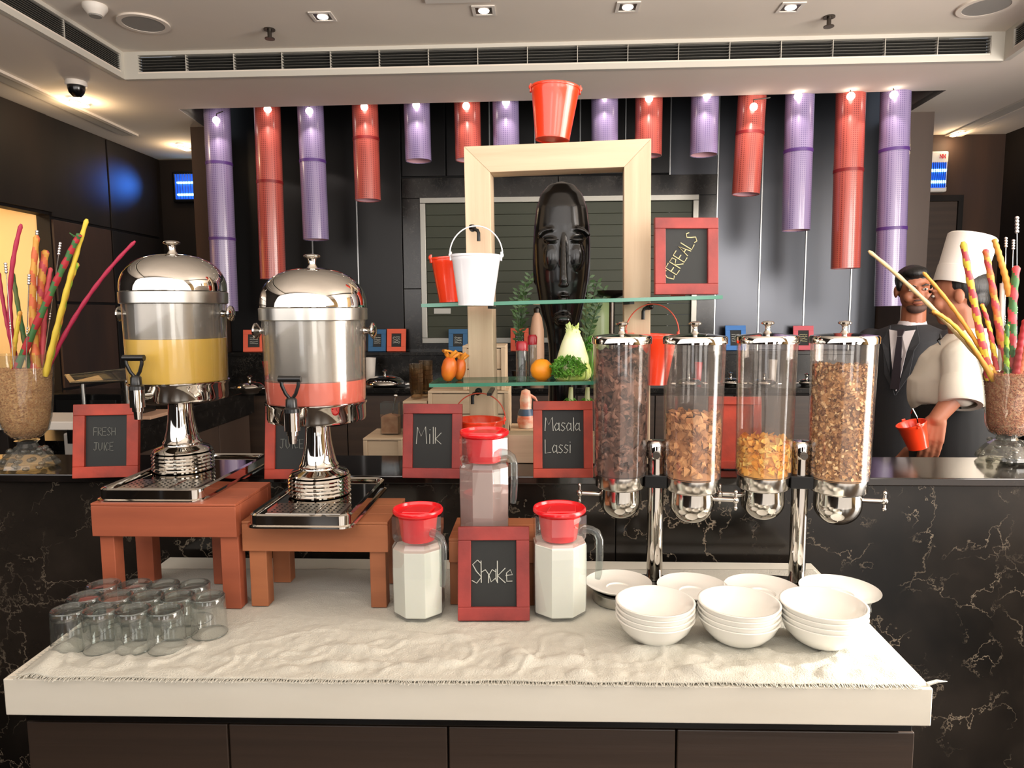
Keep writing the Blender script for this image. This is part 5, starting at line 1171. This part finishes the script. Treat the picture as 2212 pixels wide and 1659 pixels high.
q = M(); q.lathe([(0,0),(r,0),(r*1.05,H*.4),(r,H*.7),(r*.7,H*.86),(r*.35,H*.92),(0,H*.92)], 24); q.build('body', MT['beige'], t, smooth=60)
q = M(); q.lathe([(0,H*.92),(r*.45,H*.92),(r*.5,H*.97),(0,H)], 16); q.build('stopper', MT['darksteel'], t, smooth=60)
# leafy plant behind the statue
def sprigs(lab, px, ybase, tips, Y, zb, name='potted_plant'):
    c = atY(px, ybase, Y); t = thing(name, lab, 'plant', (c.x, Y, zb))
    q = M(); q.lathe([(0,0),(.05,0),(.065,.10),(.06,.10),(0,.09)], 20); q.build('pot', MT['darksteel'], t, smooth=50)
    st_ = M(); lf = M(); rs = random.Random(px)
    for (tx, ty) in tips:
        e = atY(tx, ty, Y+rs.uniform(-.06,.06))-Vector((c.x,Y,zb)); P = spiral((0,0,.09), (e.x*.3,e.y*.4,e.z*.75), e, 14)
        st_.tube(P, .0035, 5)
        for i in range(5, 15):
            for s in (-1,1):
                d = Vector((s*rs.uniform(.5,1), rs.uniform(-.5,.5), rs.uniform(.1,.8))).normalized()*.055; n_ = Vector((0,0,.012)); p = P[i]; w_ = Vector((-d.z,0,d.x)).normalized()*.011
                lf.add([p, p+d*.5+w_, p+d, p+d*.5-w_, p+d*.5+n_], [(0,1,4),(1,2,4),(2,3,4),(3,0,4)])
    st_.build('stem', MT['leaf2'], t, smooth=60); lf.build('leaves', MT['leaf2'], t, kind='stuff')
MT['leaf2'] = leafm('dark_leaf', (44,74,36), (74,108,52))
sprigs('dark leafy plant spreading left of the statue head', 1122, 700, ((1120,630),(1135,612),(1146,596),(1112,650)), 5.40, zcn+.001)
sprigs('dark leafy plant spreading right of the statue head', 1262, 700, ((1290,612),(1304,625),(1272,600),(1300,645)), 5.18, zcn+.001)
# small warm candle in the hatch region: tealight on ledge
def cloche(lab, px, py, w_, Y, dome=True, zb=None, name='chafing_dish', gold=False, knobh=14):
    c = atY(px, py, Y); zb = zcn+.001 if zb is None else zb; t = thing(name, lab, 'serving dish', (c.x, Y, zb)); R = met(w_, (c.x,Y,zb))/2; h0 = max(.02, c.z-zb)
    q = M(); q.lathe([(0,0),(R*.55,0),(R*.6,h0*.3),(R*.85,h0*.6),(R,h0*.9),(R*1.02,h0),(R*.9,h0),(0,h0*.98)], 32); q.build('base', MT['brush' if not gold else 'steel'], t, smooth=50)
    if dome:
        q = M(); q.lathe([(R*.92,h0+.001),(R*.90,h0+R*.10),(R*.70,h0+R*.26),(R*.35,h0+R*.36),(0,h0+R*.38)], 32); q.build('lid', MT['steel'], t, smooth=50)
        z = h0+R*.38; q = M(); q.lathe([(0,z),(.012,z),(.008,z+.02),(.02,z+.035),(0,z+.045)], 14); q.build('lid_knob', MT['steel'], t, smooth=50)
    for s in (-1,1):
        q = M(); q.tube([(s*R*1.0,-.03,h0*.8),(s*R*1.22,-.03,h0*.9),(s*R*1.22,.03,h0*.9),(s*R*1.0,.03,h0*.8)], .006, 6); q.build('handle', MT['steel'], t, smooth=50)
    return t
cloche('round chrome chafing dish right of the pink juice dispenser', 832, 838, 92, 5.2)
cloche('covered chrome dish seen through the second cereal tube', 1488, 832, 60, 5.2)
cloche('covered chrome dish between the second and third cereal tubes', 1578, 826, 52, 5.22)
cloche('covered chrome dish seen through the third cereal tube', 1650, 832, 54, 5.2)
cloche('covered chrome dish between the third and fourth cereal tubes', 1742, 826, 40, 5.22)
for (px, Y, col, lab, w_, h_) in ((1508,5.35,'lid','small red pot standing on the back counter behind the second tube',16,46),(1668,5.38,'offw','white cup standing on the back counter behind the third tube',18,50),(585,5.3,'lid','red pot mostly hidden by the pink juice dispenser',30,52),(800,5.4,'offw','pale folded napkin cone behind the chafing dish',26,56)):
    c = atY(px, 830, Y); t = thing('small_pot', lab, 'pot', (c.x,Y,zcn+.001)); r = met(w_, (0,Y,1))/2; H = met(h_, (0,Y,1))
    q = M(); q.lathe([(0,0),(r*.7,0),(r,H*.9),(r*1.05,H),(r*.9,H),(r*.6,.02),(0,.02)], 20); q.build('body', MT[col], t, smooth=50)
# food peeping out right: yellow wedge on a beige platter
c = atY(1880, 742, 4.9); t = thing('platter', 'long beige platter on a stand beside the suited man', 'platter', (c.x, 4.9, 0)); H = c.z
q = M(); q.cyl(.02, 0, H-.02, 12); q.cyl(.14,0,.02,20); q.build('stand', MT['darksteel'], t)
q = M(); q.lathe([(0,H-.02),(.12,H-.02),(.16,H),(.155,H),(.11,H-.012),(0,H-.012)],28,TR(sc=(1,.7,1))); q.build('dish', MT['beige'], t, smooth=50)
c2 = atY(1858, 735, 4.9); q = M(); q.lathe([(0,0),(.045,0),(0,.10)],14); o = q.build('cheese_wedge', MT['mangoy'], smooth=40); o.location = (c2.x, 4.88, H-.0115); tag(o, 'pointed yellow wedge lying on the beige platter', 'food')

# ================================================================ left side counter behind the bar
xe = atY(554,900,5.0).x; ztl = .965
lc = thing('side_counter', 'dark granite side counter running back on the left', 'counter', (0,0,0))
x_w = lw+.02
m = M(); m.box(x_w, xe, 2.95, 5.0, ztl-.045, ztl); m.build('worktop', MT['smarble'], lc, bevel=.004)
m = M(); m.box(x_w, xe-.01, 2.96, 4.99, ztl-.17, ztl-.046); m.build('granite_apron', MT['smarble'], lc)
m = M(); m.box(x_w, xe-.05, 3.0, 4.95, .05, ztl-.171); m.build('body', MT['dwood'], lc)
for k in range(4):
    y0 = 3.0+.4875*k; q = M(); q.box(xe-.05, xe-.03, y0+.004, y0+.48, .12, ztl-.18); q.build('door', MT['brown2'], lc, bevel=.003)
def onside(px, py, z): return atZ(px, py, z)
# glass sneeze guard
p0, p1 = atY(140, 805, 3.6), atY(292, 790, 3.5)
sg = thing('sneeze_guard', 'slanted glass sneeze guard over the left side counter', 'sneeze guard', (0,0,0))
a_, b_ = atY(140,812,3.7), atY(288,796,3.5); a2, b2 = atY(152,828,3.45), atY(290,822,3.3)
q = M(); q.hexa([a2,b2,b_,a_],[p+Vector((0,0,.008)) for p in (a2,b2,b_,a_)]); q.build('glass_pane', MT['crystal2'], sg)
q = M(); q.tube([a2,b2],.006,8); q.tube([a_,b_],.005,8); q.build('metal_edge', MT['brush'], sg, smooth=60)
for p in (a2+Vector((.05,0,0)), b2-Vector((.05,0,0))):
    q = M(); q.tube([(p.x,p.y+.02,ztl),(p.x,p.y+.02,p.z)],.012,10); q.build('post', MT['brush'], sg, smooth=60)
# black glass fronted warmer, light worktop strip, tan board, white appliance
a_, b_ = atY(118,900,3.52), atY(266,822,3.52); t = thing('food_warmer', 'black glass fronted food warmer under the sneeze guard', 'food warmer', ((a_.x+b_.x)/2,3.64,ztl+.0005)); hw = (b_.x-a_.x)/2
H = b_.z-ztl-.07
q = M(); q.box(-hw,hw,-.14,.15,0,H); q.build('housing', MT['black'], t, bevel=.006)
q = M(); q.box(-hw+.03,hw-.03,-.146,-.1405,.03,H-.03); q.build('glass_door', MT['plastic'], t, bevel=.002)
q = M(); q.box(hw-.004,hw+.012,-.14,.15,0,H+.02); q.build('side_panel', MT['smarble'], t)
a_, b_ = atY(112,905,2.75), atY(182,893,2.75)
t = thing('white_worktop', 'narrow white worktop edge behind the left vase', 'worktop', ((a_.x+b_.x)/2-.25,2.8,0)); zw = a_.z
q = M(); q.box(-.4,.33,-.12,.14,zw-.035,zw); q.build('slab', MT['offw'], t, bevel=.004); q = M(); q.box(-.38,.02,-.09,.12,.02,zw-.036); q.build('cupboard', MT['dwood'], t, bevel=.004)
a_, b_ = atY(134,912,2.62), atY(190,1000,2.62); t = thing('ice_machine', 'pale grey appliance with a black control panel behind the left chalkboard', 'appliance', ((a_.x+b_.x)/2,2.75,.0)); hw = (b_.x-a_.x)/2
q = M(); q.box(-hw,hw,-.13,.13,0.02,zw-.037 if zw-.037 < a_.z else a_.z); q.build('housing', MT['alu'], t, bevel=.006); q = M(); q.box(-hw*.6,hw*.95,-.134,-.1305,a_.z-.085,a_.z-.03); q.build('control_panel', MT['black'], t, bevel=.002)
q = M(); q.box(hw*.35,hw*.9,-.137,-.1345,a_.z-.05,a_.z-.045); q.build('indicator', MT['strip'], t)
c = atZ(322, 897, ztl+.001); o = M().box(-.12,.12,-.16,.12,0,.018).build('cutting_board', MT['beige'], bevel=.003); o.location = (c.x-.02,max(c.y,3.12),ztl+.0005); tag(o, 'tan cutting board lying on the left side counter', 'cutting board')
c = atZ(545, 848, ztl+.001); cloche('small chrome serving dish at the end of the left side counter', 540, 836, 62, 4.75, True, ztl+.001)

# ================================================================ people
def head(q, T):
    def e(c, r): q.ell(c, r, 18, 12, T)
    e((0,.012,.028),(.074,.094,.088)); e((0,-.012,-.03),(.064,.076,.072)); e((0,-.035,-.075),(.044,.044,.034)); e((0,-.05,-.092),(.022,.026,.02))
    for s in (-1,1):
        e((s*.078,.012,-.004),(.010,.019,.030)); e((s*.040,-.062,-.026),(.024,.024,.026)); e((s*.031,-.078,.030),(.026,.012,.008)); e((s*.03,-.070,.010),(.014,.014,.009))
    q.add([], [])
    a, b = T @ Vector((0,-.080,.022)), T @ Vector((0,-.104,-.018)); q.cap(a, b, .009, .0125, 10)
    for s in (-1,1): e((s*.012,-.094,-.024),(.009,.011,.008))
    e((0,-.083,-.052),(.024,.014,.007)); e((0,-.081,-.063),(.020,.014,.008))
def facebits(T, par, hairm='hair'):
    for s in (-1,1):
        q = M(); q.ell((s*.030,-.080,.009),(.0125,.008,.0062),12,8,T); ey = q.build('eye', MT['eyew'], par, smooth=80)
        q = M(); q.ell((s*.030,-.0855,.009),(.0055,.0035,.0056),10,6,T); q.build('iris', MT['hair'], ey, smooth=80)
        q = M(); q.tube([T@Vector(v) for v in ((s*.014,-.094,.026),(s*.030,-.094,.033),(s*.048,-.082,.028))],[.003,.0042,.002],6); q.build('eyebrow', MT[hairm], par, smooth=80)
    q = M(); q.tube([T@Vector(v) for v in ((-.024,-.091,-.057),(-.008,-.0985,-.0565),(.008,-.0985,-.0565),(.024,-.091,-.057))],[.002,.0035,.0035,.002],6); q.build('lips', MT['lipm'], par, smooth=80)
MT['lipm'] = mat('lips', (120,62,54), .5); MT['stub'] = mat('stubble', (74,50,42), .7)
def hand(q, w, d, n, curl, s=1, sz=1.):
    # w wrist, d direction to the fingers, n back-of-hand normal; side vector holds the thumb
    d = Vector(d).normalized(); n = Vector(n).normalized(); n = (n-d*n.dot(d)).normalized(); sd = d.cross(n)*s; w = Vector(w)
    for k in range(4):
        o = (k-1.5)*.0195*sz; q.cap(w+sd*o*.7+d*.008, w+sd*o+d*.078*sz, .0165*sz, .0115*sz, 10)
        L = [.040,.046,.043,.034][k]*sz; p = w+sd*o+d*.082*sz; dd = d.copy()
        for j, f in enumerate((1,.62,.5)):
            dd = (dd*cos(curl)-n*sin(curl)).normalized(); e = p+dd*L*f; q.cap(p, e, (.0092-.0008*j)*sz, (.0086-.0008*j)*sz, 8); p = e
    p = w-sd*.022*sz+d*.022*sz; dd = (d*.75-sd*.65-n*.35).normalized()
    for j in range(3):
        e = p+dd*[.034,.030,.024][j]*sz; q.cap(p, e, [.0135,.0108,.0095][j]*sz, [.0108,.0095,.0085][j]*sz, 8); p = e; dd = (dd+d*.35-n*.25*curl).normalized()
def elo(q, secs, T=None, n=28):   # lofted elliptical sections (cx, cy, z, rx, ry)
    V = []
    for (cx,cy,z,rx,ry) in secs: V += [(cx+rx*cos(2*pi*k/n), cy+ry*sin(2*pi*k/n), z) for k in range(n)]
    F = [(i*n+j, i*n+(j+1)%n, (i+1)*n+(j+1)%n, (i+1)*n+j) for i in range(len(secs)-1) for j in range(n)]+[tuple(range(n-1,-1,-1)), tuple(range(len(V)-n, len(V)))]
    q.add(V, F, 0, T)

# --- man in the suit. local frame: faces -Y
YM = 3.58
hp = atY(1974, 627, YM); MX = hp.x; hz = hp.z
mrot = R_(-46)
man = thing('person', 'man in a dark charcoal suit and tie standing behind the bar with his head turned', 'person', (atY(1962,800,YM).x+.01, YM+.03, 0), (0,0,mrot))
iv = (Matrix.Translation(man.location) @ Matrix.Rotation(mrot,4,'Z')).inverted()
hl = iv @ Vector((hp.x, YM, hz))
TH = Matrix.Translation(hl) @ TR(rot=(R_(6),R_(-4),R_(-14)-mrot))
sh = hz-.205
q = M(); head(q, TH)
q.cap((hl.x*.6,.01,sh-.02),(hl.x,hl.y+.015,hz-.05),.060,.054)
elo(q, [(0,0,.93,.15,.10),(0,0,1.10,.14,.10),(0,0,1.30,.165,.105),(0,.0,sh-.04,.17,.09),(0,.005,sh+.03,.07,.06)])
for s in (-1,1):
    q.cap((s*.17,0,sh-.05),(s*.215,.02,sh-.33),.05,.042); q.cap((s*.215,.02,sh-.33),(s*.22,-.05,sh-.57),.038,.026)
    q.cap((s*.09,0,.95),(s*.10,0,.50),.085,.06); q.cap((s*.10,0,.50),(s*.10,.01,.10),.055,.04); q.cap((s*.10,.03,.05),(s*.11,-.12,.035),.038,.03)
    hand(q, (s*.22,-.055,sh-.575), (0,-.15,-1), (s,0,0), .35, s)
q.build('body', MT['skin'], man, remesh=.0048, sm=4)
facebits(TH, man)
q = M(); q.ell((0,.020,.052),(.080,.094,.074),20,12,TH); q.ell((0,-.030,.088),(.058,.058,.034),16,10,TH); q.ell((0,.055,.0),(.066,.055,.06),16,10,TH)
for s in (-1,1): q.ell((s*.070,-.012,.030),(.012,.030,.030),10,8,TH)
q.build('hair', MT['hair'], man, remesh=.005, sm=3)
q = M(); q.ell((0,-.050,-.083),(.046,.040,.028),16,10,TH); q.ell((0,-.089,-.0425),(.026,.008,.005),12,8,TH); q.build('stubble', MT['stub'], man, remesh=.004, sm=3)
q = M(); elo(q, [(0,0,.60,.185,.135),(0,0,.80,.190,.138),(0,0,.98,.178,.128),(0,0,1.10,.170,.124),(0,0,1.28,.198,.130),(0,.0,sh-.05,.205,.112),(0,.005,sh+.0,.165,.085),(0,.012,sh+.035,.082,.07)])
for s in (-1,1):
    q.cap((s*.185,0,sh-.055),(s*.232,.02,sh-.33),.070,.058); q.cap((s*.232,.02,sh-.33),(s*.225,-.045,sh-.55),.056,.045)
q.build('suit_jacket', MT['suit'], man, remesh=.009, sm=5)
q = M()
for s in (-1,1): q.cap((s*.095,0,.88),(s*.10,0,.52),.105,.082); q.cap((s*.10,0,.52),(s*.10,.01,.12),.082,.06)
q.build('trousers', MT['suit'], man, remesh=.010, sm=4)
for s in (-1,1):
    q = M(); q.cap((s*.10,.05,.042),(s*.115,-.15,.036),.045,.038); q.build('shoe', MT['black'], man, smooth=60)
q = M(); q.prism([(-.052,-.150,sh-.0),(.052,-.150,sh-.0),(.028,-.160,1.22),(0,-.160,1.13),(-.022,-.160,1.22)], (0,.05,0)); 
q2 = M(); q2.add([(-.060,-.098,sh+.01),(-.035,-.132,sh-.10),(-.012,-.140,1.16),(.0,-.140,1.12),(.012,-.140,1.16),(.035,-.132,sh-.10),(.060,-.098,sh+.01),(0,-.105,sh+.0)],[(0,1,2,3,4,5,6,7)])
shf = q2.build('shirt_front', MT['shirt'], man); so = shf.modifiers.new('s','SOLIDIFY'); so.thickness = .006
q = M(); q.lathe([(.066,sh-.000),(.066,sh+.035),(.060,sh+.052),(.055,sh+.05),(.057,sh)],24,TR((hl.x*.5,.008,0),sc=(1,1.02,1))); q.build('shirt_collar', MT['shirt'], man, smooth=60)
q = M(); q.hexa([(-.010,-.128,sh-.022),(.010,-.128,sh-.022),(.010,-.116,sh-.022),(-.010,-.116,sh-.022)],[(-.017,-.114,sh+.012),(.017,-.114,sh+.012),(.017,-.102,sh+.012),(-.017,-.102,sh+.012)]); q.hexa([(-.022,-.156,1.13),(.022,-.156,1.13),(.022,-.150,1.13),(-.022,-.150,1.13)],[(-.011,-.128,sh-.024),(.011,-.128,sh-.024),(.011,-.120,sh-.024),(-.011,-.120,sh-.024)]); q.build('tie', MT['tie'], man)
for s in (-1,1):
    q = M(); q.add([(s*.062,-.080,sh+.03),(s*.088,-.108,sh-.05),(s*.072,-.130,sh-.09),(s*.058,-.137,1.20),(s*.004,-.145,1.10),(s*.030,-.142,1.20),(s*.045,-.126,sh-.09)],[(0,1,2,3,4,5,6)]); l_ = q.build('lapel', MT['suit'], man); so = l_.modifiers.new('s','SOLIDIFY'); so.thickness = .007

# --- chef: seen from behind/left side, faces away to the left
YC = 2.93
hp = atY(2068, 640, YC)
ch = thing('person', 'chef in a white jacket and tall white hat, seen from behind, holding a red bucket', 'person', (atY(2070,800,YC).x+.02, YC, 0), (0,0,R_(-118)))
ivc = (Matrix.Translation(ch.location) @ Matrix.Rotation(R_(-118),4,'Z')).inverted()
hl = ivc @ Vector((hp.x, YC, hp.z)); hz = hp.z; sh = hz-.185
TH = Matrix.Translation(hl) @ TR(rot=(R_(6),0,R_(-6)))
q = M(); head(q, TH); q.cap((0,.01,sh-.02),(hl.x,hl.y+.018,hz-.05),.064,.058)
elo(q, [(0,0,.93,.15,.12),(0,0,1.10,.15,.12),(0,0,1.30,.17,.12),(0,.0,sh-.04,.17,.10),(0,.005,sh+.03,.07,.06)])
wl_ = ivc @ atY(2022, 905, YC-.20); el_ = ivc @ atY(2078, 838, YC-.19)
# near arm (chef's left, towards the camera) bends forward to the bucket
shl = ivc @ atY(2085, 700, YC-.14); shl.z = sh-.06
q.cap(shl, el_, .050, .044); q.cap(el_, wl_, .042, .029)
hd_dir = (ivc @ atY(2012, 955, YC-.20))-wl_; nn = ivc.to_3x3() @ Vector((-.45,-1,0))
hand(q, wl_, hd_dir, nn, .30, -1, 1.05)
s_ = -1 if shl.x > 0 else 1
q.cap((s_*.18,0,sh-.05),(s_*.22,.0,sh-.33),.05,.042); q.cap((s_*.22,.0,sh-.33),(s_*.19,-.16,sh-.50),.038,.026); hand(q, (s_*.19,-.165,sh-.505), (0,-.6,-1), (s_,0,0), .4, s_)
for s in (-1,1):
    q.cap((s*.09,0,.95),(s*.10,0,.50),.085,.06); q.cap((s*.10,0,.50),(s*.10,.01,.10),.055,.04); q.cap((s*.10,.03,.05),(s*.11,-.12,.035),.038,.03)
q.build('body', MT['skin2'], ch, remesh=.0048, sm=4)
facebits(TH, ch)
q = M(); q.ell((0,.030,.035),(.080,.090,.080),20,12,TH); q.ell((0,.060,-.02),(.064,.050,.05),16,10,TH); q.build('hair', MT['hair'], ch, remesh=.005, sm=3)
# jacket
zw_ = atY(2070, 852, YC).z
q = M(); elo(q, [(0,-.01,zw_-.03,.185,.185),(0,-.015,zw_,.188,.186),(0,-.018,zw_+.06,.186,.182),(0,-.020,sh-.15,.192,.170),(0,-.012,sh-.10,.196,.150),(0,-.005,sh-.045,.180,.125),(0,.005,sh,.130,.095),(0,.012,sh+.035,.080,.076)])
q.cap((0,-.045,sh-.13),(0,-.055,1.18),.135,.150); cf = shl.lerp(el_, 1.06); q.cap(shl, cf, .078, .068); q.cap(shl+Vector((0,0,.0)), (0,0,sh-.08), .08, .09)
q.cap((s_*.185,0,sh-.06),(s_*.228,0,sh-.33),.072,.060)
q.build('chef_jacket', MT['jacket'], ch, remesh=.009, sm=5)
q = M(); dcf = (el_-shl).normalized(); Tq = Matrix.Translation(cf) @ dcf.to_track_quat('Z','Y').to_matrix().to_4x4(); q.lathe([(.052,-.045),(.073,-.045),(.078,-.01),(.077,.055),(.071,.062),(.052,.060)], 28, Tq); q.build('rolled_cuff', MT['jacket'], ch, smooth=50)
q = M(); q.lathe([(.070,sh-.0),(.074,sh+.035),(.070,sh+.055),(.063,sh+.05),(.062,sh)],24,TR((0,.012,0))); q.build('jacket_collar', MT['jacket'], ch, smooth=60)
e0 = ivc @ atY(2030, 733, YC-.165); q = M(); q.tube([e0+Vector((0,0,.022)), e0+Vector((.004,.004,.006)), e0+Vector((-.004,-.004,-.004)), e0+Vector((.003,.003,-.022))], [.002,.006,.006,.002], 6); q.build('embroidered_emblem', MT['hair'], ch)
q = M(); elo(q, [(0,0,.50,.19,.15),(0,-.01,.80,.195,.165),(0,-.012,.98,.190,.170),(0,-.012,zw_-.028,.180,.165)])
for s in (-1,1): q.cap((s*.095,0,.60),(s*.10,.01,.12),.095,.065)
q.build('trousers', MT['trous'], ch, remesh=.010, sm=4)
for s in (-1,1):
    q = M(); q.cap((s*.10,.05,.042),(s*.115,-.15,.036),.045,.038); q.build('shoe', MT['black'], ch, smooth=60)
# toque: tall paper hat, leaning to the right in the photo
t0 = atY(2068, 616, YC); t1 = atY(2101, 513, YC); ax = (t1-t0); H = ax.length
Tt = ivc @ (Matrix.Translation(t0) @ (ax.normalized()).to_track_quat('Z','Y').to_matrix().to_4x4())
r0, r1 = met(93, t0)/2, met(96, t1)/2
pr = [(r0-.004,-.0),(r0,0),(r0+.0015,.002),(r0+.0015,.068),(r0,.069),(r1,H),(r1-.006,H+.006),(r1*.6,H-.004),(0,H-.008)]
q = M(); q.lathe(pr, 44, Tt); q.build('toque', MT['toque'], ch, smooth=40)
# the bucket in his hand
bt, bb = atY(1972, 915, YC-.21), atY(1977, 968, YC-.21)
axb = atY(1966, 912, YC-.21)-atY(1983, 968, YC-.21); rq = axb.normalized().to_track_quat('Z','Y').to_euler()
t = bucket('small red-orange bucket dangling from the chef\'s hand', (1972,1972), 912, 968, 58, 40, YC-.21, 'redmetal', None, rq, n=30); t.location = atY(1984, 967, YC-.21)
b0 = ivc @ atY(1992, 905, YC-.20)
q = M(); rr_ = met(30, bt); Tb = Matrix.Identity(4)
H_ = .112; q.tube([(rr_,0,H_*1.0),(rr_*1.1,0,H_*1.25),(rr_*.9,0,H_*1.5),(rr_*.4,0,H_*1.3)], .0022, 6); q.build('wire_handle', MT['steel'], t, smooth=60)
